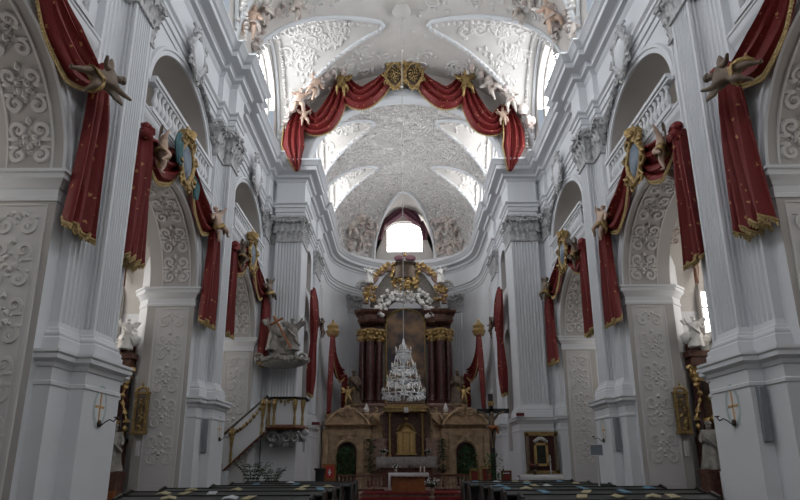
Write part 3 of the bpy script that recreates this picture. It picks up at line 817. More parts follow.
# figure reliefs on the half dome
R = random.Random(4)
for s in (1, -1):
    pts = []
    for k in range(46):
        a = s*R.uniform(.50, .98); e = R.uniform(.10, .72); p = Vector(dome(a, e)); c = Vector((0,37.2,15.95)); p += (c-p).normalized()*.08
        pts.append((p, R.uniform(.08,.24)))
    cluster(AP, 'cloud_relief', M['pink'], pts, 5+s)
q = MB()
for k in range(260):
    a = R.uniform(-1.5,1.5); e = R.uniform(.1,1.35)
    if abs(AD*cos(e)*sin(a)) < wl+.3 and 15.95+BD*sin(e) < zl+hl+.3 and abs(a) < 1: continue
    c = Vector((0,37.2,15.95))
    def f(u, v, h, a=a, e=e):
        p = Vector(dome(a+u/AD/max(.2,cos(e)), min(1.5, e+v/4.6))); 
        if abs(p.x) < wl+.15 and p.z < zl+hl+.1 and p.y > 38: return None
        return p+(c-p).normalized()*h
    uvtube(q, f, spiral(0,0,R.uniform(.15,.3),1.3,R.choice((-1,1)),R.uniform(0,6),11), .045)
q.build('scroll_relief', M['vrelief'], AP)

for px, py, hh, ps, lab in ((352,228,1.6,1,'stucco angel figure left of the apse window, upper'),(362,243,1.3,0,'stucco angel figure left of the apse window, lower'),(449,226,1.7,0,'large white stucco angel right of the apse window'),(455,243,1.2,1,'small stucco angel at the lower right of the apse window')):
    dd = fw+r2*(px-400)/F+u2*(PY-py)/F; o_ = Vector((-.288,0,1.6)); tq = 30
    while tq < 60:
        p = o_+dd*tq
        if p.y > 37.2 and (p.x/AD)**2+((p.y-37.2)/AD)**2+((p.z-15.95)/BD)**2 > 1: break
        tq += .05
    p = p-dd*.3
    figure('angel_figure', lab, 'cherub figure', (p.x, p.y, p.z-hh*.5), .2, hh, M['pale_fig'], ps, 1.3, wings=M['white_fig'], sash=M['pink'], group='stucco angels in the apse')

# ---------------------------------------------------------------- floor and closing walls
g = MB(); g.box(-11, 11, Y0-.5, 44, -.3, 0); g.build('floor', M['floor'], kind='structure', smooth=0)
g = MB(); g.box(-5.0, 5.0, 28.0, 41.5, 0, .16); g.box(-4.6, 4.6, 28.5, 41, .16, .32); g.build('floor_sanctuary', M['stone2'], kind='structure', smooth=0)
g = MB(); g.box(-11, 11, Y0-.5, Y0, 0, 22.5); g.build('wall_entrance', M['wall'], kind='structure', smooth=0)
WN[0] += 1  # unseen glowing window, added behind the camera to light the nave
pts = arch_outline(0, 3.2, 11.0, 16.2, 3.0, lambda a, z: (a, Y0+.03, z))
window_pane(WN[0], pts, M['entrance_fill'], M['lead'], [((0,Y0+.06,11),(0,Y0+.06,19.1)),((-3.1,Y0+.06,14),(3.1,Y0+.06,14))])

# ================================================================ THINGS
# ---- draperies on the nave arcades
def arch_drape(s, c, parts, label, seed, i=1):
    t = thing('arch_drapery', label, 'drapery', (s*6.5, c, 8.9), 'red draperies on the nave arches')
    X = 6.42; k = 0
    for d in (-1, 1):
        k += 1
        if d < 0 and 'near' not in parts: continue
        P = [(s*X, c+d*y, z) for y, z in ((.35,9.95),(.95,9.42),(1.75,9.12),(2.5,9.12))]
        rows = drape_rows(P, [.45,1.05,1.15,.5], (0,0,1), (-s,0,0), 3.2, .10, 26, 25, seed+k)
        cloth_part(t, 'swag', rows, M['velvet'], ('a',))
        dy = 2.62 if d > 0 else 2.86
        P = [(s*(X-.06), c+d*dy, 9.25),(s*(X-.1), c+d*(dy+.02), 8.4),(s*(X-.08), c+d*(dy+.02), 7.2),(s*(X-.05), c+d*(dy-.02), 6.15 if d < 0 else 6.0)]
        rows = drape_rows(P, ([.35,.65,.85,1.0] if i else [.3,.6,.75,.95]) if d > 0 else [.3,.5,.7,.85], (0,1,0), (-s,0,0), 3.4, .16, 30, 35, seed+k+9, zig=-.42)
        cloth_part(t, 'hanging_tail', rows, M['velvet'], ('bottom',))
        b = MB()
        for a in range(9): b.ball((s*(X-.12+rnd.uniform(-.06,.06)), c+d*dy+rnd.uniform(-.22,.22), 9.2+rnd.uniform(-.16,.16)), .14, 1, .6, seed=a)
        b.build('knot', M['velvet'], t, smooth=60)
    return t
POS = {5.0: 'high at the top left', }
where = {1: 'second arch from the camera', 0: 'nearest arch', 2: 'farthest arcade arch'}
for s in (-1, 1):
    for i, c in enumerate((7.93, 15.63, 23.34)):
        arch_drape(s, c, ('near','far') if i else ('far',), 'red velvet drapery with gold fringe on the %s, %s wall' % (where[i], SIDE[s]), 20+i*3+s, i)
        for d in (-1, 1):
            if i == 0 and d < 0: continue
            fig = figure('putto', 'carved cherub at the %s end of the drapery, %s, %s wall' % ('near' if d < 0 else 'far', where[i], SIDE[s]), 'cherub figure',
                   (s*(6.05 if i else 6.15), c+(d*2.5 if i else 1.3), 8.52 if i else 8.35), -s*(pi/2-d*.5), 1.15, M['flesh'] if i == 1 else M['bronze_fig'], 0 if d*s > 0 else 1, 1.3, wings=M['bronze_fig'], sash=M['oldgold'], group='cherubs on the arcade draperies', ry=.35*d*s if i else -1.15*s)
        if i:
            # shield cartouche on the crown of the arch
            t = thing('cartouche', 'gilded shield cartouche at the crown of the %s, %s wall' % (where[i], SIDE[s]), 'cartouche', (s*6.5, c, 9.2), 'shield cartouches on the arcade arches')
            X = s*6.30; cy = c-.5; cz = 9.75
            b = MB(); b.ball((X,cy,cz), .5, 3, 0, (.28,.78,1.05)); b.build('shield', M['blue'], t, smooth=60)
            b = MB(); b.tube([(X-s*.04, cy+.46*cos(a)*(1+.1*cos(4*a)), cz+.60*sin(a)*(1+.08*cos(4*a))) for a in [2*pi*k/32 for k in range(33)]], .085, 7, cap=False)
            for a in range(8):
                th = a*pi/4+.3; sp = spiral(cy+.55*cos(th), cz+.68*sin(th), .2, 1.2, (-1)**a, th); b.tube([(X-s*.08, u, v) for u, v in sp], .045, 5)
                b.ball((X-s*.1, cy+.6*cos(th), cz+.75*sin(th)), .09, 1, .8, seed=a)
            b.build('scroll_frame', M['oldgold'], t, smooth=60)
            b = MB(); b.lathe((X,cy,cz+.62), [(.16,0),(.22,.05),(.2,.1),(.26,.28),(.1,.36),(.04,.42),(.02,.5)], 12); b.build('crown', M['gold'], t)
            if s < 0 and i == 1:
                b = MB(); rows = drape_rows([(X-s*.05,cy-.55,cz+.55),(X-s*.1,cy-.75,cz+.1),(X-s*.1,cy-.6,cz-.4)], [.3,.45,.2], (0,1,0), (1,0,0), 2, .06, 14, 13, 3); cloth_part(t, 'banner', rows, M['teal'])
                rows = drape_rows([(X-s*.05,cy+.55,cz-.1),(X-s*.1,cy+.75,cz-.3),(X-s*.1,cy+.8,cz-.75)], [.3,.4,.15], (0,1,0), (1,0,0), 2, .06, 14, 13, 4); cloth_part(t, 'banner', rows, M['teal'])
# ---- garland of drapery on the chancel arch
GY = 26.42
def G(x, y, dy=0): p = at(x, y, 'Y', GY+dy); return (p.x, p.y, p.z)
t = thing('arch_drapery', 'long red velvet festoon with gold edging across the chancel arch', 'drapery', G(403, 75))
for side, xs in (('l', lambda x: x), ('r', lambda x: 807-x)):
    for k, (pts, wd) in enumerate(((((392,72),(378,88),(362,98),(349,92),(341,76)), [.5,1.0,1.25,1.1,.5]), (((342,82),(335,105),(324,122),(311,124),(303,108)), [.5,1.0,1.2,1.1,.45]))):
        P = [G(xs(x), y) for x, y in pts]
        # the cloth's width stands across its path
        rows = []
        n = 28
        for i in range(n+1):
            q = interp(P, i/n); q2 = interp(P, min(1, i/n+.02)); q1 = interp(P, max(0, i/n-.02)); tg = (q2-q1).normalized(); wv = Vector((0,1,0)).cross(tg).normalized()
            if wv.z < 0: wv = -wv
            W = lerp(wd, i/n); rows.append([q+wv*(u*W/2)+Vector((0,-1,0))*(.12*cos(3.4*pi*u+k+2*i/n)+.10*(1-u*u)+.05) for u in [j/12-1 for j in range(25)]])
        cloth_part(t, 'swag', rows, M['velvet'], ('a',))
    P = [G(xs(x), y, d_) for x, y, d_ in ((300,104,-.2),(294,125,-.35),(293,146,-.6),(297,171,-.75))]
    rows = drape_rows(P, [.35,.95,1.1,.12], (1,0,0), (0,-1,0), 3.2, .12, 26, 33, 5+k)
    cloth_part(t, 'hanging_tail', rows, M['velvet'], ('a',))
# central cartouche
p = G(404, 76, -.2)
t = thing('cartouche', 'large gilded double heraldic cartouche in the middle of the chancel arch festoon', 'cartouche', p)
for d in (-.47, .47):
    X_, Y_, Z_ = p[0]+d, p[1], p[2]-.02
    b = MB(); b.ball((X_,Y_,Z_), .5, 3, 0, (.72,.3,1.15)); so_ = b.build('shield', M['iron'], t, smooth=60)
    b = MB()
    for k in range(26): a = k*2.4; q = .34*sqrt(k/26); b.ball((X_+q*.8*cos(a), Y_-.16, Z_+q*1.3*sin(a)), .05, 1, .8, seed=k)
    b.build('heraldic_relief', M['oldgold'], so_, smooth=60)
    b = MB(); b.tube([(X_+.42*cos(a)*(1+.1*cos(4*a)), Y_-.1, Z_+.66*sin(a)*(1+.08*cos(4*a))) for a in [2*pi*k/32 for k in range(33)]], .075, 7, cap=False)
    for a in range(9):
        th = a*2*pi/9+.3; sp = spiral(X_+.46*cos(th), Z_+.74*sin(th), .17, 1.2, (-1)**a, th); b.tube([(u, Y_-.14, v) for u, v in sp], .045, 5)
    b.build('scroll_frame', M['oldgold'], t, smooth=60)
rows = [[(p[0]+1.15*(k/12-1)+0*i, p[1]+.12+.06*cos(k*1.6), p[2]+.62+.18*sin(pi*k/24)+.14*i) for k in range(25)] for i in range(3)]
cloth_part(t, 'red_mantle', rows, M['velvet'])
b = MB(); b.lathe((p[0],p[1],p[2]+.5), [(.2,0),(.27,.05),(.25,.1),(.30,.25),(.15,.32),(.04,.38),(.02,.42)], 12); b.build('crown', M['oldgold'], t)
for x, y, lab, m, h, ps, rz in ((341,84,'gilded winged cherub left of the central cartouche of the chancel arch',M['oldgold'],1.5,0,0),(466,84,'gilded winged cherub right of the central cartouche of the chancel arch',M['oldgold'],1.5,1,0),
        (304,117,'pale small cherub at the left end of the chancel arch festoon',M['flesh'],1.0,1,.3),(503,117,'pale small cherub at the right end of the chancel arch festoon',M['flesh'],1.0,0,-.3)):
    q = G(x, y, -.42); figure('putto', lab, 'cherub figure', (q[0], q[1], q[2]-h*.5), rz, h, m, ps, 1.3, wings=m, sash=m, group='cherubs on the chancel arch')
# ---- plum drapery over the apse window
def A_(x, y, Y=41.35): p = at(x, y, 'Y', Y); return (p.x, p.y, p.z)
t = thing('window_drapery', 'dark plum drapery gathered over the bright apse window', 'drapery', A_(403, 215))
for m in (1, -1):
    X_ = lambda x: 402.5-m*(402.5-x)
    rows = []
    P = [Vector(A_(X_(x), y)) for x, y in ((403,208),(397,211),(390,217),(384,224))]
    for i in range(21):
        q = interp(P, i/20); W = lerp([1.0,1.45,1.25,.6], i/20); rows.append([q+Vector((0,-.12*cos(3*pi*u)-.1,u*W/2)) for u in [j/10-1 for j in range(21)]])
    cloth_part(t, 'swag', rows, M['velvet_d'])
    P = [A_(X_(x), y) for x, y in ((384,221),(381,230),(380,240))]
    cloth_part(t, 'hanging_tail', drape_rows(P, [.35,.5,.3], (1,0,0), (0,-1,0), 2.5, .08, 14, 17, 3), M['velvet_d'])
# ---- chancel draperies
for s in (-1, 1):
    X = s*4.72; sd = SIDE[s]
    def B(x, y, xx=X, s=s): p = at(x if s < 0 else 809-x, y, 'X', xx); return (p.x, p.y, p.z)
    t = thing('wall_drapery', 'red drapery hanging over the first %s arch behind the chancel pillar' % sd, 'drapery', B(309, 330), 'red draperies on the chancel walls')
    cloth_part(t, 'swag', drape_rows([(X,29.3,10.1),(X,30.2,9.5),(X,31.0,8.6)], [.5,1.0,.7], (0,.4,1), (-s,0,0), 3, .1, 16, 21, 2), M['velvet'], ('a',))
    cloth_part(t, 'hanging_tail', drape_rows([(X,29.15,10.1),(X-s*.1,29.2,8.5),(X-s*.05,29.3,6.4),(X-s*.02,29.2,4.9)], [.35,1.3,.45,1.1,.5], (0,1,0), (-s,0,0), 3, .16, 26, 29, 4, zig=-.2), M['velvet'], ('bottom',))
    figure('putto', 'dark cherub on the first %s chancel drapery' % sd, 'cherub figure', (X-s*.25, 31.0, 8.0), -s*pi/2, 1.1, M['bronze_fig'], 1, 1.3, wings=M['bronze_fig'], group='cherubs on the chancel walls')
    X2 = s*4.35
    t = thing('wall_drapery', 'parted red drapery under a gilt crown on the %s wall beside the high altar' % sd, 'drapery', (X2, 35.4, 9), 'red draperies on the chancel walls')
    b = MB(); b.lathe((X2,35.0,9.25), [(.30,-.3),(.42,0),(.30,.12),(.36,.3),(.16,.5),(.05,.55),(.07,.65),(.02,.75)], 12); b.build('crown', M['gold'], t)
    cloth_part(t, 'hanging_tail', drape_rows([(X2,34.9,9.1),(X2,34.6,7.6),(X2,34.3,6.0),(X2,34.1,4.4)], [.3,.8,.8,.5], (0,1,0), (-s,0,0), 3, .12, 24, 25, 6, zig=-.2), M['velvet'], ('b',))
    cloth_part(t, 'swag', drape_rows([(X2,35.1,9.1),(X2,36.0,7.9),(X2-s*.15,37.4,7.1),(X2-s*.35,38.5,7.2)], [.4,1.2,1.2,.6], (0,.5,1), (-s,0,0), 3, .12, 20, 23, 7), M['velvet'], ('a',))
    cloth_part(t, 'hanging_tail', drape_rows([(X2-s*.4,38.6,7.2),(X2-s*.55,38.6,6.2),(X2-s*.5,38.5,5.4),(X2-s*.5,38.4,4.8)], [.35,.9,.8,.4], (1,1,0), (-s,-.5,0), 3, .12, 18, 23, 8, zig=-.2), M['velvet'], ('bottom',))

# ---- gallery balustrades
def balustrade(s, c, lab):
    t = thing('balustrade', lab, 'balustrade', (s*6.62, c, 10.22), 'white gallery balustrades')
    b = MB(); b.box(6.48,6.78,c-R_ARCH,c+R_ARCH,11.1,11.2); b.box(6.53,6.74,c-R_ARCH,c+R_ARCH,11.02,11.1); b.build('handrail', M['wall'], t, sx=s, smooth=0)
    b = MB(); b.box(6.5,6.78,c-R_ARCH,c+R_ARCH,10.2,10.32); b.build('plinth', M['wall'], t, sx=s, smooth=0)
    for y in (c, c+R_ARCH-.12):
        b = MB(); b.box(6.52,6.76,y-.12,y+.12,10.32,11.02); b.build('post', M['wall'], t, sx=s, smooth=0)
    me = None
    for k in range(18):
        y = c-R_ARCH+.36+k*.243+(.12 if k > 8 else 0)-.06
        if me is None:
            b = MB(); b.lathe((0,0,0), [(.08,0),(.08,.08),(.04,.11),(.09,.25),(.095,.32),(.045,.50),(.04,.58),(.075,.64),(.075,.70)], 10); me = b.mesh('baluster', M['wall'])
        o = bpy.data.objects.new('baluster', me); C.objects.link(o); o.parent = t; o.location = (0, y-c, .1)
for s in (-1, 1):
    for i, c in enumerate((7.93, 15.63, 23.34)):
        if i == 0: pass
        balustrade(s, c, 'white stone balustrade of the upper gallery above the %s, %s wall' % (where[i], SIDE[s]))
# ---- large stucco cartouches above the gallery arches (over the entablature)
for s in (-1, 1):
    for i, c in enumerate((15.63, 23.34)):
        t = thing('wall_cartouche', 'white stucco cartouche over the gallery above the %s, %s wall' % (where[i+1], SIDE[s]), 'cartouche', (s*6.6, c, 13.2), 'white stucco cartouches')
        b = MB(); X = s*6.45
        b.ball((X,c,13.6), .5, 3, .1, (.35,.8,1.05)); b.build('field', M['wall'], t, smooth=60)
        b = MB(); b.tube([(X-s*.03, c+.48*cos(a)*(1+.12*cos(4*a)), 13.6+.62*sin(a)*(1+.1*cos(4*a))) for a in [2*pi*k/32 for k in range(33)]], .08, 7, cap=False)
        for a in range(8):
            th = a*pi/4; b.tube([(X-s*.05, u, v) for u, v in spiral(c+.6*cos(th), 13.6+.75*sin(th), .22, 1.2, (-1)**a, th)], .05, 5)
        for d in (-1, 1):
            for k in range(16):
                th = pi/2-d*(.12+k*.065); b.ball((s*6.55, c-d*-(R_ARCH+.28)*cos(th)*d*d, 11.0+(1.9+.3)*sin(th)), .14, 1, .9, (.7,1,1), seed=k)
        b.build('foliage', M['capital'], t, smooth=60)
# ---- consecration crosses with candle sconces, loudspeakers
for s in (-1, 1):
    for i, p in enumerate((11.78, 19.49)):
        n = 'nearest' if i == 0 else 'second'
        X = s*6.13; q = at(*{(-1,0):(100,407),(1,0):(733,406),(-1,1):(219.5,429),(1,1):(603.5,430)}[(s,i)], 'X', X); y, z = q.y, q.z
        t = thing('wall_sconce', 'iron candle sconce under a painted cross on the %s %s pedestal' % (n, SIDE[s]), 'candle sconce', (X, y, z-.3), 'candle sconces on the pedestals')
        b = MB(); a0 = s*-1
        b.tube([(X+a0*.0,y,z-.32),(X+a0*.08,y-.04,z-.36),(X+a0*.16,y-.02,z-.28),(X+a0*.22,y,z-.24),(X+a0*.3,y,z-.28),(X+a0*.34,y,z-.22)], .012, 6)
        b.build('bracket', M['black'], t)
        b = MB(); b.ball((X+a0*.03,y,z-.32), .06, 2, .3, (.6,1,1.2)); b.build('rosette', M['iron'], t)
        b = MB(); b.lathe((X+a0*.34,y,z-.22), [(.015,0),(.05,.02),(.05,.03),(.015,.035)], 10); b.build('drip_pan', M['iron'], t)
        t = thing('painted_cross', 'ochre cross in a pale green painted wreath on the %s %s pedestal' % (n, SIDE[s]), 'painted cross', (X, y, z-.4), 'consecration crosses')
        b = MB(); rows = [[(X-s*.006, y+r*.62*cos(a), z+r*sin(a)) for a in [2*pi*k/36 for k in range(37)]] for r in (.42,.31)]
        b.grid(rows); b.build('wreath', M['ring'], t, smooth=0)
        b = MB(); b.box(X-.01, X+.01, y-.02, y+.02, z-.32, z+.32); b.box(X-.01, X+.01, y-.15, y+.15, z-.02, z+.02)
        for dy, dz in ((-.15,0),(.15,0),(0,.14),(0,-.14)): b.ball((X, y+dy, z+dz), .035, 1, 0, (.3,1,1))
        b.build('cross', M['cross'], t, smooth=0)
        if (s, i) != (-1, 0):
            t = thing('loudspeaker', 'slim grey column loudspeaker on the %s %s pier beside the cross' % (n, SIDE[s]), 'loudspeaker', (s*6.36, p-.47, 2.0), 'column loudspeakers')
            b = MB(); b.box(6.22,6.36,p-.80,p-.67,1.95,2.95); o = b.build('cabinet', M['grey'], t, sx=s); md = o.modifiers.new('b','BEVEL'); md.width = .02
            b = MB(); b.box(6.27,6.31,p-.67,p-.54,2.5,2.58); b.box(6.27,6.31,p-.67,p-.54,2.1,2.18); b.build('bracket', M['black'], t, sx=s)
# ---- gilt relief pictures on the chapel corners
for s in (-1, 1):
    X = abs(at(141 if s < 0 else 682, 410, 'Y', 17.86).x)*s; y = 17.86
    t = thing('relief_picture', 'tall gilded carved relief picture beside the %s chapel opening' % SIDE[s], 'relief picture', (X, y, 2.3), 'gilded reliefs by the chapels')
    zr = at(141 if s < 0 else 682, 434, 'Y', 17.86).z; t.location.z = zr
    b = MB(); b.box(X-.15,X+.15,y-.02,y+.06,zr+.1,zr+1.1); b.build('panel', M['bronze_fig'], t)
    b = MB(); b.box(X-.2,X-.13,y-.06,y+.06,zr+.05,zr+1.2); b.box(X+.13,X+.2,y-.06,y+.06,zr+.05,zr+1.2); b.box(X-.23,X+.23,y-.08,y+.06,zr,zr+.1); b.box(X-.23,X+.23,y-.08,y+.06,zr+1.15,zr+1.22)
    b.tube([(X-.18,y-.03,zr+1.22),(X-.1,y-.03,zr+1.32),(X,y-.03,zr+1.36),(X+.1,y-.03,zr+1.32),(X+.18,y-.03,zr+1.22)], .04, 6)
    for q in (-.16,0,.16): b.lathe((X+q,y-.03,zr+(1.22 if q else 1.36)), [(.035,0),(.02,.04),(.035,.08),(.0,.16)], 8)
    b.build('frame', M['oldgold'], t)
    b = MB()
    for k in range(12): b.ball((X+rnd.uniform(-.08,.08), y-.03, zr+.15+k*.075), .055, 1, .8, seed=k)
    b.build('carved_figures', M['oldgold'], t, smooth=60)
    t = thing('wall_plaque', 'small grey plaque under the gilded relief by the %s chapel' % SIDE[s], 'plaque', (X, y, zr-.6), 'plaques under the reliefs')
    b = MB(); b.box(X-.04,X+.06,y+.0,y+.08,zr-.62,zr-.2); b.build('plate', M['panel'], t)

# ---- chandelier
cx, cy = at(403.6, 370, 'Y', 22.4).x, 22.4; zd = at(404, 402, 'Y', 22.4).z-3.98
t = thing('chandelier', 'large crystal chandelier hanging on a long rod before the high altar', 'chandelier', (cx, cy, 3.95+zd))
b = MB(); b.tube([(cx,cy,6.2+zd),(cx,cy,21.1)], .018, 6)
for z in (8.5, 11.6, 13.1, 14.4, 15.8, 17.2, 19.0): b.ball((cx,cy,z), .055, 2)
b.build('rod', M['silver'], t)
b = MB(); b.lathe((cx,cy,4.0+zd), [(.02,0),(.12,.1),(.3,.2),(.1,.3),(.08,.6),(.22,.75),(.07,.9),(.06,1.4),(.16,1.55),(.05,1.75),(.1,2.05),(.03,2.35)], 16); b.build('stem', M['crystal'], t)
for R_, z, n in ((.80,4.27,16),(.62,4.75,14),(.45,5.22,11),(.30,5.82,8)):
    z += zd
    b = MB(); b.tube([(cx+R_*.9*cos(a), cy+R_*.9*sin(a), z) for a in [2*pi*k/28 for k in range(29)]], .025, 6, cap=False); ring = b.build('ring', M['crystal'], t)
    for k in range(n):
        a = 2*pi*k/n+R_; c_, s_ = cos(a), sin(a)
        b = MB(); b.tube([(cx+.06*c_,cy+.06*s_,z-.02),(cx+.5*R_*c_,cy+.5*R_*s_,z-.12),(cx+.85*R_*c_,cy+.85*R_*s_,z-.08),(cx+R_*c_,cy+R_*s_,z+.05)], .014, 5)
        b.lathe((cx+R_*c_,cy+R_*s_,z+.05), [(.015,0),(.055,.02),(.02,.03),(.02,.05)], 8)
        for q in range(5):
            f = .4+.15*q; b.ball((cx+R_*f*c_, cy+R_*f*s_, z-.22+.02*q), .028, 1, 0, (.7,.7,1.8))
            b.ball((cx+R_*c_*(1-.06*q), cy+R_*s_*(1-.06*q), z+.0-.055*q), .020, 1, 0, (.7,.7,1.5))
        ao = b.build('arm', M['crystal'], t, smooth=0)
        b = MB(); b.lathe((cx+R_*c_,cy+R_*s_,z+.09), [(.014,0),(.014,.13),(.004,.145)], 6); b.build('candle', M['candle'], ao)
b = MB()
for k in range(460):
    f = rnd.random(); R_ = .72*(1-f)**.8+.07; a = rnd.uniform(0, 6.3); b.ball((cx+R_*cos(a), cy+R_*sin(a), 4.1+zd+f*2.05+rnd.uniform(-.05,.05)), .022, 1, 0, (.7,.7,1.7))
b.build('crystal_drops', M['crystal'], t, smooth=0)['kind'] = 'stuff'
b = MB(); b.lathe((cx,cy,20.78), [(.05,0),(.25,.05),(.42,.22),(.30,.3),(.36,.45)], 16); tag(b.build('ceiling_boss', M['severy']), 'pale cream boss in the vault where the chandelier rod ends', 'ceiling boss')

# ---- high altar retable
RY = 38.4
def Q(x, y, Y=RY): p = at(x, y, 'Y', Y); return Vector((p.x+.13, p.y, p.z))
def zq(y, Y=RY): return Q(403, y, Y).z
zb_, zc_, ze0, ze1 = zq(404), zq(340), zq(322), zq(306)
t = thing('high_altar', 'tall dark marble high altar retable with gilded capitals and a large painting', 'altar', (0, RY, .32))
b = MB()
for s in (1, -1):
    xs = sorted((s*1.45, s*3.1)); b.box(xs[0], xs[1], RY-.35, RY+.9, 2.6, zb_)
    xs = sorted((s*1.35, s*3.2)); b.box(xs[0], xs[1], RY-.5, RY+.9, zb_-.16, zb_); b.box(xs[0], xs[1], RY-.45, RY+.9, 2.5, 2.75)
b.box(-1.45, 1.45, RY+.1, RY+.9, .3, zb_); b.build('base', M['stone2'], t, smooth=0)
b = MB(); b.box(-3.0, 3.0, RY+.65, RY+.95, zb_, ze1); b.build('backing', M['marble'], t, smooth=0)
for s in (1, -1):
    for x, y, r in ((1.72, RY+.15, .25), (2.28, RY-.12, .30), (2.80, RY+.2, .25)):
        b = MB(); H = zc_-zb_-.25
        b.lathe((s*x, y, zb_), [(r*1.35,0),(r*1.35,.12),(r*1.2,.16),(r*1.28,.22),(r*1.05,.30)]+[(r*(1-.14*(k/8)**1.6), .32+(H-.1)*k/8) for k in range(9)], 24)
        co_ = b.build('column', M['marble'], t, smooth=40)
        b = MB(); zc0 = zb_+H+.15
        b.lathe((s*x, y, zc0), [(r*.9,0),(r,.05),(r*.95,.3),(r*1.2,.55),(r*1.5,.7),(r*1.5,.8)], 16)
        for tier in (0,1):
            for k in range(8):
                a = k*pi/4+tier*.39; b.ball((s*x+r*(1.1+.25*tier)*cos(a), y+r*(1.1+.25*tier)*sin(a), zc0+.2+.3*tier), .11, 1, .7, seed=k)
        for k in range(4):
            a = k*pi/2+pi/4; b.ball((s*x+r*1.6*cos(a), y+r*1.6*sin(a), zc0+.65), .11, 1, .3)
        b.build('capital', M['gold'], co_, smooth=60)
zt = ze0
for s in (1, -1):
    b = MB()
    pth = [(s*1.42,RY+.8),(s*1.42,RY-.1),(s*1.9,RY-.1),(s*1.9,RY-.45),(s*2.65,RY-.45),(s*2.65,RY-.1),(s*3.1,RY-.1),(s*3.1,RY+.8)]
    b.sweep(pth, [(0,zt-.05),(0.02,zt),(.05,zt+.12),(0,zt+.15),(0,zt+.42),(.1,zt+.48),(.22,zt+.6),(.26,zt+.72),(-.4,zt+.78)], flip=s > 0) if s < 0 else b.sweep(pth[::1], [(0,zt-.05),(-.02,zt),(-.05,zt+.12),(0,zt+.15),(0,zt+.42),(-.1,zt+.48),(-.22,zt+.6),(-.26,zt+.72),(.4,zt+.78)], flip=True)
    xs = sorted((s*1.45, s*3.05)); b.box(xs[0], xs[1], RY+.0, RY+.8, zt-.04, zt+.70)
    xs = sorted((s*1.95, s*2.6)); b.box(xs[0], xs[1], RY-.4, RY+.1, zt-.04, zt+.70)
    b.build('entablature', M['marble2'], t, smooth=25)
# painting with arched head and gilt frame
pw, pz0, pz1 = 1.28, zb_+.05, zq(322)
g_ = [(-pw,pz0)]+[(-pw*cos(pi*k/20), pz1+.95*sin(pi*k/20)) for k in range(21)]+[(pw,pz0)]
b = MB(); b.add([(x, RY+.4, z) for x, z in g_]+[(x, RY+.6, z) for x, z in g_], [tuple(range(len(g_)))]); b.build('altarpiece_painting', M['paint'], t, smooth=0)
b = MB(); b.tube([(x, RY+.38, z) for x, z in g_]+[(-pw, RY+.38, pz0)], .085, 6); b.build('picture_frame', M['oldgold'], t)
# upper storey: scrolls, clouds, lambrequin canopy and cushions
zu = ze1+.15
for s in (1, -1):
    b = MB()
    for x0, z0, x1, z1 in ((2.6, zu, 1.9, zu+1.9),(1.9, zu+1.9, .75, zq(268))):
        b.tube([(s*(x0+(x1-x0)*k/12+.22*sin(pi*k/12)), RY-.05, z0+(z1-z0)*k/12) for k in range(13)], [.2-.05*sin(k) for k in range(13)], 8)
    b.tube([(s*(2.35+.38*(1-.8*k/16)*cos(k*.5)), RY-.2, zu+.75+.38*(1-.8*k/16)*sin(k*.5)) for k in range(17)], .1, 7)
    b.build('scroll_pediment', M['stone2'], t, smooth=50)
b = MB(); R = random.Random(9)
for k in range(130):
    a = R.uniform(.1, pi-.1); rr_ = R.uniform(1.35, 2.0); b.ball((rr_*1.05*cos(a), RY-.1+R.uniform(-.15,.1), zt+.1+1.35*rr_*sin(a)*.9), R.uniform(.09,.2), 1, .6, seed=k)
for k in range(70):
    z = R.random(); x = R.uniform(-1,1)*1.15*(1-.75*z); b.ball((x, RY-.05+R.uniform(-.15,.1), zt+1.35+1.25*z), R.uniform(.08,.17), 1, .6, seed=k)
b.build('cloud', M['white_fig'], t, smooth=60)
for s in (1, -1):
    b = MB()
    b.tube([(s*(2.75+.42*(1-.85*k/20)*cos(k*.45)), RY-.15, zu+1.15+.42*(1-.85*k/20)*sin(k*.45)) for k in range(21)], .12, 7)
    b.tube([(s*(2.4+.9*k/10), RY-.1, zu+1.55-.1*k-.25*sin(k*.6)) for k in range(8)], .1, 7)
    b.build('silver_volute', M['silver'], t, smooth=60)
b = MB(); b.grid([[(x,RY+.25,z) for x, z in [(1.9*cos(pi*k/24)*(1.25-.35*sin(pi*k/24)), zu-.1+3.0*sin(pi*k/24)) for k in range(25)]],[(x,RY+.25,z) for x, z in [(1.2*cos(pi*k/24), zu-.5+.9*sin(pi*k/24)) for k in range(25)]]])
o = b.build('attic_panel', M['stone_fig'], t); md = o.modifiers.new('t','SOLIDIFY'); md.thickness = .2
for s in (1, -1):
    b = MB()
    for k in range(34): b.ball((s*(2.35+R.uniform(-.4,.4)), RY-.3+R.uniform(-.1,.1), zu+.65+R.uniform(-.5,.5)), R.uniform(.08,.16), 1, .8, seed=k)
    for k in range(14): b.ball((s*(1.1+.9*k/13), RY-.25, zu+2.7-.75*(k/13)+.12*sin(k*2)), .13, 1, .8, seed=k)
    b.tube([(s*(1.1+.9*k/13), RY-.22, zu+2.7-.75*(k/13)) for k in range(14)]+[(s*2.3, RY-.25, zu+1.2), (s*2.35, RY-.3, zu+.65)], .06, 5)
    b.build('gilded_ornament', M['gold'], t, smooth=60)
b = MB()
for k in range(46): b.ball((R.uniform(-.8,.8), RY-.45, zu+1.35+R.uniform(-.45,.45)), R.uniform(.08,.17), 1, .8, seed=k)
for k in range(16): b.tube([(0, RY-.35, zu+1.3),(1.0*cos(k*pi/8), RY-.4, zu+1.3+.75*sin(k*pi/8))], [.05,.012], 4)
b.build('gilded_ornament', M['gold'], t, smooth=60)
b = MB(); zk = zq(272)
b.lathe((0,RY-.1,zk), [(.95,-.55),(.85,-.2),(.9,0),(.75,.35),(.9,.55),(.8,.62),(.3,.68),(0,.7)], 20, 1, .55); b.build('canopy', M['iron'], t)
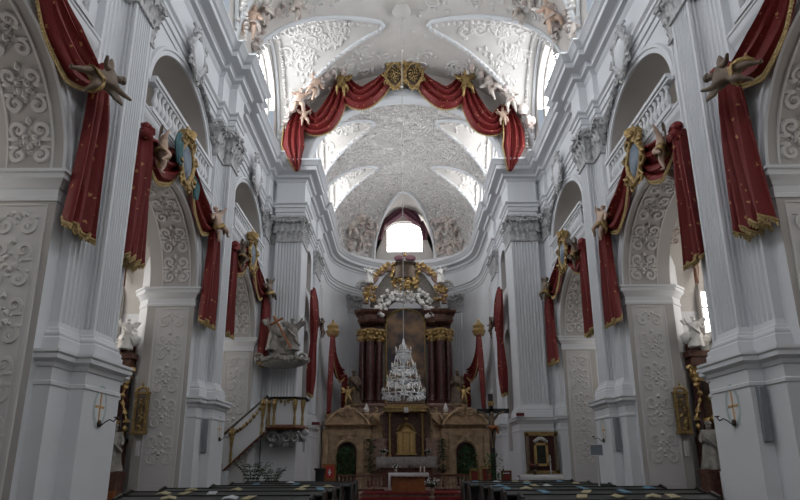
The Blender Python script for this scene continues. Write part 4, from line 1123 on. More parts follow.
for s in (1, -1):
    b = MB(); b.ball((s*.38,RY-.15,zk+.92), .33, 2, .15, (1.1,.7,.75)); b.build('cushion', M['plum'], t, smooth=60)
    b = MB()
    for k in range(10): b.ball((s*(.85+R.uniform(-.15,.15)), RY-.3, zk+.5-.15*k), .13, 1, .8, seed=k)
    b.build('tassel', M['gold'], t, smooth=60)
b = MB(); b.ball((0,RY-.15,zk+1.15), .12, 2); b.tube([(0,RY-.15,zk+1.2),(0,RY-.15,zk+1.9)], .03, 5); b.tube([(-.2,RY-.15,zk+1.65),(.2,RY-.15,zk+1.65)], .03, 5); b.build('orb_and_cross', M['gold'], t)
for s in (1, -1):
    fg = figure('angel_figure', 'white angel seated on the %s scroll at the top of the high altar' % SIDE[s], 'statue', (s*2.35, RY-.45, zu+1.3), -s*.3, 1.15, M['white_fig'], 1 if s > 0 else 0, 1.1, wings=M['silver'], robe=M['white_fig'], group='angels on the high altar')
    fg = figure('saint_statue', 'dark carved saint statue beside the %s columns of the high altar' % ('left' if s < 0 else 'right'), 'statue', (s*3.28, RY-.45, zb_-.05), -s*.2, 2.15, M['bronze_fig'], 2, 1.0, robe=M['bronze_fig'], group='saints beside the high altar')
    b = MB(); b.lathe((s*3.28,RY-.45,zb_-.95), [(.36,0),(.36,.1),(.26,.2),(.26,.7),(.4,.82),(.4,.9)], 16); tag(b.build('statue_pedestal', M['stone']), 'stone pedestal under the %s saint statue of the high altar' % SIDE[s], 'pedestal', 'pedestals beside the high altar')
    fg = figure('saint_statue', 'pale stone figure standing %s of the golden tabernacle' % SIDE[s], 'statue', (s*1.85, RY-.9, 3.1), -s*.3, 1.9, M['stone'], 1 if s < 0 else 0, 1.05, robe=M['stone'], group='figures beside the tabernacle')
    b = MB(); xs = sorted((s*1.2, s*2.3)); b.box(xs[0],xs[1],RY-1.2,RY-.35,.32,3.02); b.box(xs[0]-.06,xs[1]+.06,RY-1.26,RY-.35,2.95,3.1)
    rows = None; tag(b.build('figure_block', M['stone2']), 'square marble block under the figure %s of the tabernacle' % SIDE[s], 'pedestal', 'bases beside the tabernacle')
# tabernacle
TY = RY-1.2; tz0 = zq(455, TY); tz1 = zq(432, TY)
t = thing('tabernacle', 'golden tabernacle with four slender posts and a flat canopy on the high altar', 'tabernacle', (0, TY, tz0))
b = MB(); b.box(-.55,.55,TY-.3,TY+.3,tz0,tz1); b.box(-.62,.62,TY-.36,TY+.3,tz0,tz0+.1); b.box(-.62,.62,TY-.36,TY+.3,tz1-.08,tz1)
b.lathe((0,TY,tz1), [(.5,0),(.45,.15),(.25,.3),(.12,.4),(.1,.55),(.02,.62)], 14)
for q in (-.52,-.2,.2,.52): b.tube([(q,TY-.34,tz0+.1),(q,TY-.34,tz1-.08)], .045, 6)
for k in range(12): a = pi*k/11; b.ball((.5*cos(a), TY-.2, tz1+.1+.35*sin(a)), .08, 1, .8, seed=k)
b.ball((0,TY,tz1+.78), .13, 1, .6); b.build('body', M['gold'], t)
for s in (1, -1):
    b = MB(); xs = sorted((s*.03,s*.42)); b.box(xs[0],xs[1],TY-.36,TY-.29,tz0+.2,tz1-.18); b.build('door', M['gold'], t)
    for y in (TY-.45, TY+.35):
        b = MB(); b.lathe((s*.98,y,tz0-.1), [(.1,0),(.1,.1),(.05,.16),(.055,1.2),(.05,zq(412,TY)-tz0-.1),(.09,zq(412,TY)-tz0)], 10); b.build('post', M['gold'], t)
za = zq(412, TY)
b = MB(); b.box(-1.25,1.25,TY-.6,TY+.5,za-.02,za+.16); b.box(-1.35,1.35,TY-.7,TY+.5,za+.16,za+.3); b.box(-1.15,1.15,TY-.5,TY+.5,za+.3,za+.42); b.build('canopy', M['oldgold'], t)
b = MB(); b.box(-.13,.13,TY-.74,TY-.70,za-.1,za+.22); b.build('white_plaque', M['cloth'], t)
b = MB(); b.box(-1.3,1.3,TY+.45,TY+.8,.32,za+.6); tag(b.build('tabernacle_niche', M['marble2']), 'dark marble wall behind the golden tabernacle', 'altar wall')
# mensa
MY = RY-2.1; mz = zq(457, MY)
t = thing('altar_table', 'stone high altar table behind the front altar, under the tabernacle', 'altar table', (0, MY, .32))
b = MB(); b.box(-1.65,1.65,MY-.4,MY+.6,mz-.14,mz-.02); b.build('slab', M['stone2'], t); b = MB(); b.box(-1.5,1.5,MY-.3,MY+.6,.32,mz-.14); b.build('body', M['marble2'], t)
b = MB(); rows = []
for j, (y, z) in enumerate(((MY+.4,mz),(MY-.42,mz),(MY-.45,mz-.03),(MY-.46,mz-.3),(MY-.47,mz-.62))):
    rows.append([(-1.75+3.5*k/60, y-(.025*sin(k*.9) if j > 2 else 0), z) for k in range(61)])
b.grid(rows); o = b.build('altar_cloth', M['lace']); tag(o, 'grey white lace cloth hanging over the high altar table', 'altar cloth'); md = o.modifiers.new('t','SOLIDIFY'); md.thickness = .012
# flowers on the mensa
def bouquet(name, lab, cat, x, y, z, h, r, n, seed, vase=None, group=None, fl=M['petal'], lf=M['leaf2']):
    t = thing(name, lab, cat, (x, y, z), group); R = random.Random(seed)
    b = MB(); b.lathe((x,y,z), [(r*.30,0),(r*.32,.02),(r*.12,h*.1),(r*.34,h*.3),(r*.22,h*.42),(r*.30,h*.46)], 14); b.build('vase', vase or M['silver'], t)
    b = MB(); f = MB()
    for k in range(n):
        a = R.uniform(0,6.3); q = R.uniform(.2,1)*r; zz = z+h*(.62+.38*R.random()*(1-.5*q/r))
        e = Vector((x+q*cos(a), y+q*sin(a), zz)); b.tube([(x,y,z+h*.42), ((x+e.x)/2,(y+e.y)/2,(z+h*.42+e.z)/2+.05), e], .006, 4)
        for j in range(2):
            m = e.lerp(Vector((x,y,z+h*.42)), .3+.3*j); w = Vector((-sin(a+j),cos(a+j),.4))*.1; b.add([m, m+w*.6+Vector((.02,.02,.03)), m+w*1.2, m+w*.6-Vector((.02,.02,.03))], [(0,1,2,3)])
        if k % 2 == 0: f.ball(e, .035*R.uniform(.7,1.2), 1, .8, seed=k)
    b.build('foliage', lf, t, smooth=0); f.build('flowers', fl, t, smooth=60)['kind'] = 'stuff'
    return t
for s in (1, -1): bouquet('flower_arrangement', 'low white flower arrangement at the %s end of the high altar table' % SIDE[s], 'flowers', s*1.35, MY+.05, mz+.01, .5, .3, 30, 3+s, group='flowers on the high altar')
# ---- side portals of the high altar
for s in (1, -1):
    PY_ = RY-1.6; xc = s*3.55; sd = SIDE[s]
    zc, zp, zo = zq(432, PY_), zq(407, PY_), zq(437, PY_)
    t = thing('altar_portal', 'ochre stone portal with a curved pediment %s of the high altar' % ('left' if s < 0 else 'right'), 'portal', (xc, PY_, .32), 'portals beside the high altar')
    b = MB(); W2 = 1.5; ow = .58; oz = zq(452, PY_)
    rows = []
    N = 20
    ys_ = [-W2, -ow]+[-ow*cos(pi*k/N) for k in range(1, N)]+[ow, W2]
    for a, c in zip(ys_, ys_[1:]):
        m = (a+c)/2
        za_ = oz+ow*sqrt(max(0,1-(a/ow)**2)) if abs(m) < ow else .32; zc2 = oz+ow*sqrt(max(0,1-(c/ow)**2)) if abs(m) < ow else .32
        b.add([(xc+a,PY_,za_),(xc+c,PY_,zc2),(xc+c,PY_,zc),(xc+a,PY_,zc),(xc+a,PY_+.7,za_),(xc+c,PY_+.7,zc2),(xc+c,PY_+.7,zc),(xc+a,PY_+.7,zc)], [(0,1,2,3),(4,7,6,5),(0,4,5,1),(3,2,6,7)])
    b.box(xc-W2,xc-W2+.01,PY_,PY_+.7,.32,zc); b.box(xc+W2-.01,xc+W2,PY_,PY_+.7,.32,zc)
    b.build('wall', M['stone'], t, smooth=0)
    for d in (-1, 1):
        for q in (1.22, .84):
            b = MB(); x = xc+d*q; b.box(x-.13,x+.13,PY_-.14,PY_,.32,zc-.25); b.box(x-.18,x+.18,PY_-.2,PY_,zc-.45,zc-.2); b.box(x-.18,x+.18,PY_-.2,PY_,.32,.9); b.build('pilaster', M['stone'], t, smooth=0)
    b = MB(); b.sweep([(xc+W2+.0,PY_+.6),(xc+W2,PY_-.15),(xc-W2,PY_-.15),(xc-W2,PY_+.6)], [(0,zc-.2),(-.05,zc-.15),(-.05,zc+.15),(-.12,zc+.2),(-.22,zc+.34),(-.22,zc+.4),(.3,zc+.42)], flip=True); b.build('cornice', M['stone'], t, smooth=25)
    b = MB(); N = 18; top = [(xc-1.35+2.7*k/N, zc+.38+(zp-zc-.5)*(sin(pi*k/N))**.7) for k in range(N+1)]
    b.grid([[(x,PY_-.05,zc+.35) for x, z in top],[(x,PY_-.05,z) for x, z in top],[(x,PY_+.4,z) for x, z in top]]); b.tube([(x,PY_-.12,z) for x, z in top], .09, 6)
    for d in (-1, 1): b.tube([(xc+d*(.30+.26*(1-.85*k/20)*cos(k*.45)), PY_-.2, zp-.35+.26*(1-.85*k/20)*sin(k*.45)) for k in range(21)], .075, 7)
    b.build('pediment', M['stone'], t, smooth=40)
    b = MB(); b.tube([(xc+(ow+.1)*cos(a), PY_-.05, oz+(ow+.1)*sin(a)) for a in [pi*k/20 for k in range(21)]], .07, 6); b.ball((xc,PY_-.1,oz+ow+.2), .2, 2, .5, (1.3,.5,1)); b.build('arch_moulding', M['stone'], t)
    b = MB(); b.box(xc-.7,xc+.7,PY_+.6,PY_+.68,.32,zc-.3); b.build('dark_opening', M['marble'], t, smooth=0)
    # evergreen in the opening
    t2 = thing('potted_tree', 'dense dark evergreen shrub filling the %s portal arch' % sd, 'shrub', (xc, PY_-.45, .32), 'evergreens in the portals')
    b = MB(); b.lathe((xc,PY_-.45,.32), [(.2,0),(.26,.4),(.28,.42),(.2,.43)], 14); b.build('pot', M['woodm'], t2)
    b = MB(); R = random.Random(7+s)
    for k in range(1500):
        f = R.random(); z = .7+f*(oz+.3-.7); rad = .56*(1-(max(0,f-.75)/.25)**2*.6)*sqrt(R.random()); a = R.uniform(0,6.3); p = Vector((xc+rad*1.05*cos(a), PY_-.45+rad*sin(a)*.6, z)); d1 = Vector((R.uniform(-1,1),R.uniform(-1,1),R.uniform(-.3,1)))*.07; d2 = Vector((R.uniform(-1,1),R.uniform(-1,1),R.uniform(-1,1)))*.035
        b.add([p-d1,p+d2,p+d1,p-d2], [(0,1,2,3)])
    b.build('foliage', M['leaf'], t2, smooth=0)
    x2 = xc-s*1.45
    t3 = thing('potted_plant', 'loose green plant between the %s portal and the altar' % sd, 'potted plant', (x2, PY_-.9, .32), 'plants beside the portals')
    b = MB(); b.lathe((x2,PY_-.9,.32), [(.14,0),(.2,.35),(.16,.36)], 12); b.build('pot', M['woodm'], t3)
    b = MB()
    for k in range(420):
        a = R.uniform(0,6.3); rad = .35*R.random(); z = 1.1+1.9*R.random(); p = Vector((x2+rad*cos(a), PY_-.9+rad*sin(a), z)); d1 = Vector((R.uniform(-1,1),R.uniform(-1,1),R.uniform(-.6,.6)))*.09; d2 = Vector((R.uniform(-1,1),R.uniform(-1,1),R.uniform(-1,1)))*.035
        b.add([p-d1,p+d2,p+d1,p-d2], [(0,1,2,3)])
    b.tube([(x2,PY_-.9,.6),(x2+.03,PY_-.9,2.8)], .02, 5); b.build('foliage', M['leaf2'], t3, smooth=0)
    q = Q(344 if s < 0 else 464, 396, PY_)
    b = MB(); b.lathe((xc,PY_,zp-.1), [(.26,0),(.26,.08),(.16,.14),(.2,.24)], 12); tag(b.build('figure_plinth', M['stone']), 'small round plinth on top of the %s portal' % sd, 'plinth', 'plinths on the portals')
    figure('putto', 'golden cherub standing on top of the %s portal of the high altar' % sd, 'cherub figure', (xc, PY_, zp+.13), 0, 1.15, M['gold'], 0 if s > 0 else 1, 1.25, wings=M['gold'], group='golden cherubs on the portals')
    for d, lab in ((-1,'outer'),(1,'inner')):
        x = xc-s*d*1.15
        t4 = thing('flaming_urn', 'pale stone flaming urn on the %s corner of the %s portal' % (lab, sd), 'urn', (x, PY_, zc+.4), 'urns on the portals')
        b = MB(); b.lathe((x,PY_,zc+.4), [(.16,0),(.16,.1),(.08,.18),(.2,.5),(.22,.62),(.14,.72),(.18,.78)], 14); b.build('urn', M['stone'], t4)
        b = MB(); b.lathe((x,PY_,zc+1.18), [(.12,0),(.17,.15),(.1,.35),(.02,.55)], 10); b.build('flame', M['white_fig'], t4)
    # altar rail
    t = thing('communion_rail', 'low stone baluster rail %s of the front altar' % sd, 'rail', (s*2.1, 31.2, .32), 'baluster rails of the sanctuary')
    b = MB(); xs = sorted((s*1.15,s*3.5)); b.box(xs[0],xs[1],31.08,31.32,1.0,1.1); b.box(xs[0],xs[1],31.1,31.3,.32,.42); b.build('rail', M['marble2'], t)
    for k in range(12):
        b = MB(); b.lathe((s*(1.3+k*.19),31.2,.42), [(.05,0),(.05,.06),(.03,.1),(.07,.25),(.03,.42),(.05,.5),(.05,.58)], 8); b.build('baluster', M['stone2'], t)

# ---- front altar, carpet, furniture of the sanctuary
b = MB(); b.box(-2.1, 2.4, 27.55, 28.0, 0, .14); b.box(-2.1, 2.4, 27.9, 28.5, .14, .18); b.box(-2.1, 2.4, 28.4, 31.0, .3, .34); tag(b.build('red_carpet', M['red'], smooth=0), 'red carpet covering the sanctuary steps around the front altar', 'carpet')
FY = 29.6
x0, x1 = at(390, 480, 'Y', FY).x, at(427, 480, 'Y', FY).x; zt = at(400, 473, 'Y', FY).z
t = thing('front_altar', 'orange brown wooden front altar table with a plain panel', 'altar table', ((x0+x1)/2, FY, .34))
b = MB(); b.box(x0+.1,x1-.1,FY-.35,FY+.35,.34,zt-.06); b.build('body', M['orange'], t, smooth=0); b = MB(); b.box(x0,x1,FY-.45,FY+.45,zt-.08,zt-.015); b.build('tabletop', M['orange'], t, smooth=0)
b = MB()
rows = [[(x0-.06+(x1-x0+.12)*k/40, y, z-(.01*sin(k*1.1) if j > 1 else 0)) for k in range(41)] for j, (y, z) in enumerate(((FY+.46,zt),(FY-.46,zt),(FY-.48,zt-.05),(FY-.485,zt-.17)))]
b.grid(rows)
b.grid([[(x0-.07+.10*k/3,FY-.49-.01*k,z) for k in range(4)] for z in (zt,zt-.35,zt-.74)])
for x, d in ((x0-.07,.74),(x1+.07,.45)): b.grid([[(x,FY-.46+.92*k/12,z+.0) for k in range(13)] for z in (zt,zt-d*.5,zt-d)])
o = b.build('altar_cloth', M['cloth']); tag(o, 'white cloth on the wooden front altar, hanging low at its left end', 'altar cloth'); md = o.modifiers.new('t','SOLIDIFY'); md.thickness = .012
for k, (x, dy) in enumerate(((x1-.12,0),(x1-.30,.1))):
    t = thing('altar_candle', '%s white candle on the right end of the front altar' % ('outer' if k == 0 else 'inner'), 'candle', (x, FY+dy, zt), 'candles on the front altar')
    b = MB(); b.lathe((x,FY+dy,zt), [(.05,0),(.05,.015),(.02,.03),(.035,.05)], 12); b.build('holder', M['brass'], t); b = MB(); b.lathe((x,FY+dy,zt+.05), [(.032,0),(.032,.24),(.006,.25)], 10); b.build('wax', M['candle'], t)
bouquet('flower_arrangement', 'small flower arrangement on the left end of the front altar', 'flowers', x0+.28, FY, zt, .42, .22, 26, 8)
t = thing('altar_crucifix', 'small dark standing cross in the middle of the front altar', 'cross', ((x0+x1)/2+.05, FY+.2, zt)); xm = (x0+x1)/2+.05
b = MB(); b.box(xm-.08,xm+.08,FY+.14,FY+.26,zt,zt+.03); b.build('base', M['iron'], t); b = MB(); b.box(xm-.012,xm+.012,FY+.19,FY+.21,zt+.03,zt+.36); b.box(xm-.08,xm+.08,FY+.19,FY+.21,zt+.24,zt+.27); b.build('cross', M['iron'], t)
p = at(432, 487, 'Y', 27.3)
bouquet('floor_bouquet', 'tall white flower bouquet in a vase on a stand right of the front altar', 'flowers', p.x, 27.3, .2, .88, .36, 80, 4, M['stone2'])
t = thing('flower_stand', 'slim stand under the white bouquet right of the front altar', 'stand', (p.x, 27.3, 0))
b = MB(); b.lathe((p.x,27.3,0), [(.16,0),(.16,.03),(.08,.05),(.08,.14),(.14,.17),(.14,.2)], 14); b.build('pedestal', M['stone2'], t)
def chair(x, y, z, label, w=.6, h=1.2, arms=True, seatm=M['redseat'], frame=M['oldgold'], group=None, cat='chair', rz=0):
    t = thing('armchair' if arms else 'chair', label, cat, (x, y, z), group)
    b = MB(); b.box(x-w/2+.05,x+w/2-.05,y-.27,y+.22,z+.42,z+.52); o = b.build('seat', seatm, t); md = o.modifiers.new('b','BEVEL'); md.width = .03
    b = MB(); b.box(x-w/2+.07,x+w/2-.07,y+.18,y+.25,z+.56,z+h-.1); o = b.build('backrest', seatm, t); md = o.modifiers.new('b','BEVEL'); md.width = .03
    b = MB(); b.box(x-w/2,x-w/2+.07,y+.17,y+.26,z+.4,z+h); b.box(x+w/2-.07,x+w/2,y+.17,y+.26,z+.4,z+h); b.box(x-w/2,x+w/2,y+.17,y+.26,z+h-.07,z+h+.02); b.build('back_frame', frame, t)
    for dx in (-1, 1):
        for yy in (y-.25, y+.2):
            b = MB(); b.box(x+dx*(w/2-.035)-.03,x+dx*(w/2-.035)+.03,yy-.03,yy+.03,z,z+.43); b.build('leg', frame, t)
        if arms:
            b = MB(); b.box(x+dx*(w/2-.035)-.035,x+dx*(w/2-.035)+.035,y-.25,y+.2,z+.68,z+.73); b.box(x+dx*(w/2-.035)-.025,x+dx*(w/2-.035)+.025,y-.24,y-.18,z+.42,z+.7); b.build('armrest', frame, t)
    return t
def xz(px, py, Y): p = at(px, py, 'Y', Y); return p.x, p.z
x, z = xz(489, 466, 25.2); chair(x, 25.2, 0, 'large red upholstered armchair with gilt frame below the crucifix', .62, z+.0)
x, z = xz(475, 469, 25.6); chair(x, 25.6, 0, 'smaller red upholstered chair left of the armchair below the crucifix', .42, z, False)
x, z = xz(507, 471, 25.2); chair(x, 25.2, 0, 'plain dark red chair right of the armchair below the crucifix', .42, z, False, M['redseat'], M['woodm'])
x, z = xz(598, 470, 21.2); x = 5.45; 
# notice stand and black lectern on the left
x, z = xz(329.5, 464, 25.6)
t = thing('notice_board', 'orange wooden notice stand with a red poster left of the altar', 'notice board', (x, 25.6, 0))
b = MB(); b.box(x-.27,x+.27,25.56,25.62,.5,z); b.build('board', M['orange'], t)
b = MB(); b.box(x-.12,x+.17,25.535,25.555,z-.55,z-.08); b.build('poster', mat('red_poster', (.45,.03,.03), .6), t)
b = MB(); b.box(x-.01,x+.05,25.53,25.534,z-.45,z-.2); b.box(x-.05,x+.09,25.53,25.534,z-.36,z-.3); b.build('poster_mark', M['cloth'], t, smooth=0)
for d in (-.24, .24): b = MB(); b.box(x+d-.03,x+d+.03,25.5,25.7,0,.52); b.build('leg', M['orange'], t)
x, z = xz(321, 469, 25.6)
t = thing('lectern', 'small black lectern beside the orange notice stand', 'lectern', (x-.03, 25.5, 0))
b = MB(); b.box(x-.25,x+.2,25.35,25.7,z-.05,z+.03); b.build('top', M['black'], t); b = MB(); b.box(x-.2,x+.15,25.42,25.65,0,z-.05); b.build('body', M['black'], t)

# ---- crucifix on the right of the sanctuary
CY = 24.2
xc, za = xz(491, 411, CY); xl = xz(477, 411, CY)[0]; xr = xz(509, 411, CY)[0]; ztop = xz(491, 394, CY)[1]
t = thing('standing_crucifix', 'tall free-standing black crucifix with carved figure right of the sanctuary', 'crucifix', (xc, CY, 0))
b = MB(); b.box(xc-.09,xc+.09,CY-.05,CY+.05,.5,ztop); b.box(xl,xr,CY-.05,CY+.05,za-.09,za+.09); b.build('cross', M['black'], t, smooth=0)
b = MB(); b.lathe((xc,CY,0), [(.45,0),(.45,.12),(.3,.2),(.22,.5),(.3,.62),(.15,.7)], 8); b.build('base', M['woodm'], t)
b = MB(); b.box(xc-.13,xc+.13,CY-.07,CY-.05,za+.2,za+.38); b.build('title_board', M['oldgold'], t)
h = 1.55
fo = bpy.data.objects.new('corpus', get_body(M['bronze_fig'], 3, .85)); C.objects.link(fo); fo.parent = t; fo.scale = (1.25*h/1.55,1.0,h); fo.location = (0, -.13, za-.94*h)
b = MB(); b.tube([(xc-.14,CY-.22,za-.92*h+.52*h),(xc,CY-.28,za-.92*h+.48*h),(xc+.14,CY-.22,za-.92*h+.52*h),(xc+.22,CY-.2,za-.92*h+.35*h)], [.07,.1,.08,.04], 8); b.build('loincloth', M['orange'], t)
b = MB(); R = random.Random(5)
for k in range(260):
    a = R.uniform(0,6.3); q = .38*R.random(); p = Vector((xc+q*cos(a), CY-.1+q*.7*sin(a), .75+1.2*R.random())); d = Vector((R.uniform(-1,1),R.uniform(-1,1),R.uniform(-.3,1)))*.1; w = Vector((R.uniform(-1,1),R.uniform(-1,1),0))*.04
    b.add([p-d,p+w,p+d,p-w], [(0,1,2,3)])
b.tube([(xc-.0,CY,.6),(xc-.05,CY-.1,1.5)], .02, 5); o = b.build('foot_foliage', M['leaf'], smooth=0); tag(o, 'dark foliage arranged around the foot of the tall crucifix', 'foliage')

# ---- pulpit on the left chancel pillar
PX0, PX1, PYf, PYb = at(268,410,'Y',25.3).x, at(303,410,'Y',25.3).x, 25.15, 26.3
zt, zb = at(285,397,'Y',25.2).z, at(285,427,'Y',25.2).z
t = thing('pulpit', 'cream and brown pulpit with gilded carved uprights on the left chancel pillar', 'pulpit', ((PX0+PX1)/2, 25.7, zb-.9))
plan = [(PX0,PYb),(PX0,25.45),(PX0+.28,PYf),(PX1-.28,PYf),(PX1,25.45),(PX1,PYb)]
b = MB(); b.sweep(plan, [(0,zb),(0,zt-.08)], flip=False); b.sweep([(x+(.06 if x < (PX0+PX1)/2 else -.06), y+.06) for x, y in plan], [(0,zb),(0,zt-.08)], flip=True); b.add([(x,y,zb) for x, y in plan], [tuple(range(6))]); b.build('parapet', M['wall'], t, smooth=0)
b = MB(); b.sweep(plan, [(.06,zt-.1),(-.06,zt-.1),(-.12,zt-.04),(-.12,zt),(.08,zt),(.06,zt-.1)]); b.build('handrail', M['wood'], t)
b = MB(); b.sweep(plan, [(.05,zb-.1),(-.06,zb-.1),(-.12,zb-.02),(-.06,zb+.08),(0,zb+.1)]); b.add([(x,y,zb-.1) for x, y in plan], [tuple(range(6))]); b.build('base_moulding', M['woodm'], t)
for x, y in ((PX0+.02,25.4),(PX0+.3,PYf-.02),(PX1-.3,PYf-.02),(PX1-.02,25.4)):
    b = MB(); b.tube([(x,y-.03,zb+.05+(zt-zb-.15)*k/8) for k in range(9)], [.07,.05,.06,.04,.05,.07,.09,.11,.08], 8)
    b.ball((x,y-.06,zt-.25), .1, 1, .7); b.build('carved_upright', M['oldgold'], t, smooth=60)
b = MB()
for k in range(5):
    x = PX0+.42+k*(PX1-PX0-.84)/4; b.ball((x, PYf-.03, zt-.2+.06*abs(k-2)), .07, 1, .8, seed=k); b.ball((x, PYf-.03, zt-.32+.1*abs(k-2)), .05, 1, .8, seed=k)
b.build('carved_festoon', M['oldgold'], t, smooth=60)
b = MB(); R = random.Random(2)
for k in range(60):
    f = R.random(); x = (PX0+PX1)/2+R.uniform(-1,1)*(1.15-.55*f); b.ball((x-.2, 25.9+R.uniform(-.45,.25)*(1-.5*f), zb-.15-.55*f), R.uniform(.09,.17), 1, .8, seed=k)
for k, x in enumerate((PX0+.2,PX0+.8,PX1-.3)): b.tube([(x+.26*(1-.8*q/16)*cos(q*.5), 25.5, zb-.42+.26*(1-.8*q/16)*sin(q*.5)) for q in range(17)], .06, 6)
b.build('carved_corbel', M['capital'], t, smooth=60)
# staircase parapet going down into the arch
t = thing('pulpit_stair', 'sloping pulpit staircase with carved cream parapet and brown rail, left of the pulpit', 'staircase', (-6.8, 25.4, 0))
Ys = 25.1
a0, a1 = Vector(at(267,397,'Y',Ys)), Vector(at(224,436,'Y',Ys)); c0, c1 = Vector(at(264,432,'Y',Ys)), Vector(at(222,471,'Y',Ys))
def slab(mb, p, q, r, s_, th=.1):
    vs = [p, q, r, s_]; mb.add([(v[0],v[1],v[2]) for v in vs]+[(v[0],v[1]+th,v[2]) for v in vs], [(0,1,2,3),(7,6,5,4),(0,4,5,1),(1,5,6,2),(2,6,7,3),(3,7,4,0)])
b = MB(); slab(b, c0, a0, a1, c1); b.build('parapet', M['wall'], t, smooth=0)
b = MB(); b.tube([a0+Vector((.05,.05,.04)), a1+Vector((-.05,.05,.04))], .07, 6); b.build('handrail', M['wood'], t)
b = MB(); b.tube([c0+Vector((0,.05,0)), c1+Vector((0,.05,0))], .06, 6); b.build('string_moulding', M['woodm'], t)
for f in (.06, .80):
    u, l = a0.lerp(a1, f), c0.lerp(c1, f); b = MB(); b.tube([l.lerp(u, k/8)+Vector((0,-.04,0)) for k in range(9)], [.07,.05,.06,.04,.06,.08,.1,.11,.08], 8); b.ball(l.lerp(u,.85)+Vector((0,-.08,0)), .13, 1, .7); b.build('carved_upright', M['oldgold'], t, smooth=60)
b = MB()
for k in range(9):
    q = a0.lerp(a1, .15+.6*k/8)+Vector((0,-.05,-.25-.12*sin(pi*k/8))); b.ball(q, .08, 1, .8, seed=k)
b.build('carved_festoon', M['oldgold'], t, smooth=60)
for k in range(9):
    f = k/9; q = c0.lerp(c1, f); b = MB(); b.box(q.x-.24,q.x+.02,Ys+.1,Ys+.52,q.z-.05,q.z+.12); b.build('step', M['stone2'], t, smooth=0)
b = MB(); q = c1; b.box(q.x-.05,q.x+.15,Ys,Ys+.5,0,q.z); b.build('foot', M['wall'], t, smooth=0)
# sounding board with sculpture
SX0, SX1 = at(257,359,'Y',25.8).x, at(307,359,'Y',25.8).x; sz = at(280,364,'Y',25.7).z; sx = (SX0+SX1)/2
t = thing('sounding_board', 'grey carved sounding board above the pulpit with scalloped rim', 'sounding board', (sx, 25.9, sz))
b = MB(); hw = (SX1-SX0)/2; b.lathe((sx,25.85,sz), [(hw*.6,-.12),(hw*.8,-.05),(hw*.93,.02),(hw,.14),(hw*.97,.26),(hw*.7,.34),(hw*.4,.4)], 36, 1, .62); b.build('board', M['stone_fig'], t)
b = MB(); b2 = 0
for k in range(46):
    a = 2*pi*k/46; b.ball((sx+hw*cos(a), 25.85+hw*.62*sin(a), sz+.18+.05*sin(k)), .11, 1, .7, seed=k)
for k in (-1, 1): b.tube([(sx+k*(hw-.15)+.2*(1-.8*q/14)*cos(q*.5), 25.35, sz+.22+.2*(1-.8*q/14)*sin(q*.5)) for q in range(15)], .06, 6)
b.build('carved_rim', M['stone_fig'], t, smooth=60)
b = MB(); R = random.Random(12)
for k in range(46):
    f = R.random(); b.ball((sx+R.uniform(-.55,.55)*(1-.4*f), 25.75+R.uniform(-.3,.3)*(1-.3*f), sz+.42+.85*f), R.uniform(.14,.24), 1, .6, seed=k)
b.build('cloud', M['stone_fig'], t, smooth=60)
for k, (px, pz, ps, hh, lab) in enumerate(((274,345,0,1.5,'grey carved angel on the left of the sounding board, holding the cross'),(292,345,1,1.45,'grey carved angel on the right of the sounding board'))):
    q = at(px, pz, 'Y', 25.45); figure('angel_figure', lab, 'statue', (q.x, 25.5, q.z-.25), -.3 if k else .3, hh, M['stone_fig'], ps, 1.1, wings=M['stone_fig'], robe=M['stone_fig'], group='angels on the sounding board')
q0, q1, q2, q3 = (Vector(at(x, y, 'Y', 25.2)) for x, y in ((274,316),(291,348),(270,325),(283,318)))
b = MB(); b.tube([q0, q1], .05, 4); b.tube([q2, q3], .05, 4); o = b.build('carried_cross', M['orange']); tag(o, 'leaning red brown wooden cross held by the angels above the pulpit', 'cross')

# ---- framed picture altar on the right chancel pillar
AY = 26.1
x0, z1 = xz(525, 433, AY); x1, z0 = xz(559, 473, AY)
t = thing('side_altar_picture', 'dark picture in a gilt frame set in a large brown altar frame, right pillar', 'framed picture', ((x0+x1)/2, AY, z0))
b = MB(); b.box(x0,x1,AY,AY+.12,z0,z1); b.build('backboard', mat('dark_red_wood', (.07,.022,.018), .5, var=.3), t, smooth=0)
for nm, (u0,u1,w0,w1) in {'left_post':(x0,x0+.13,z0,z1),'right_post':(x1-.13,x1,z0,z1),'top_rail':(x0-.05,x1+.05,z1-.12,z1+.05),'bottom_rail':(x0-.05,x1+.05,z0-.02,z0+.1)}.items():
    b = MB(); b.box(u0,u1,AY-.08,AY+.02,w0,w1); b.build('altar_frame', M['bronze_fig'] if 'post' in nm else M['oldgold'], t, smooth=0)
X0, Z1 = xz(533, 443, AY); X1, Z0 = xz(548.5, 466, AY)
b = MB(); b.box(X0+.08,X1-.08,AY-.1,AY-.06,Z0+.08,Z1-.08); b.build('picture', M['paint2'], t, smooth=0)
b = MB()
for u0,u1,w0,w1 in ((X0,X0+.1,Z0,Z1),(X1-.1,X1,Z0,Z1),(X0,X1,Z1-.1,Z1),(X0,X1,Z0,Z0+.1)): b.box(u0,u1,AY-.16,AY-.05,w0,w1)
xm = (X0+X1)/2
b.build('gilt_frame', M['gold'], t)
b = MB()
for k in range(14): b.ball((xm+.24*(k/6.5-1), AY-.11, Z1+.05+.13*cos((k/6.5-1)*1.5)), .075, 1, .7, (1,.6,1), seed=k)
b.build('shell_crest', M['silver'], t, smooth=60)
tx0, tz1 = xz(519, 475, AY-.3); tx1 = xz(561, 475, AY-.3)[0]
t = thing('side_altar_table', 'small side altar table below the framed picture on the right pillar', 'altar table', ((tx0+tx1)/2, AY-.3, 0))
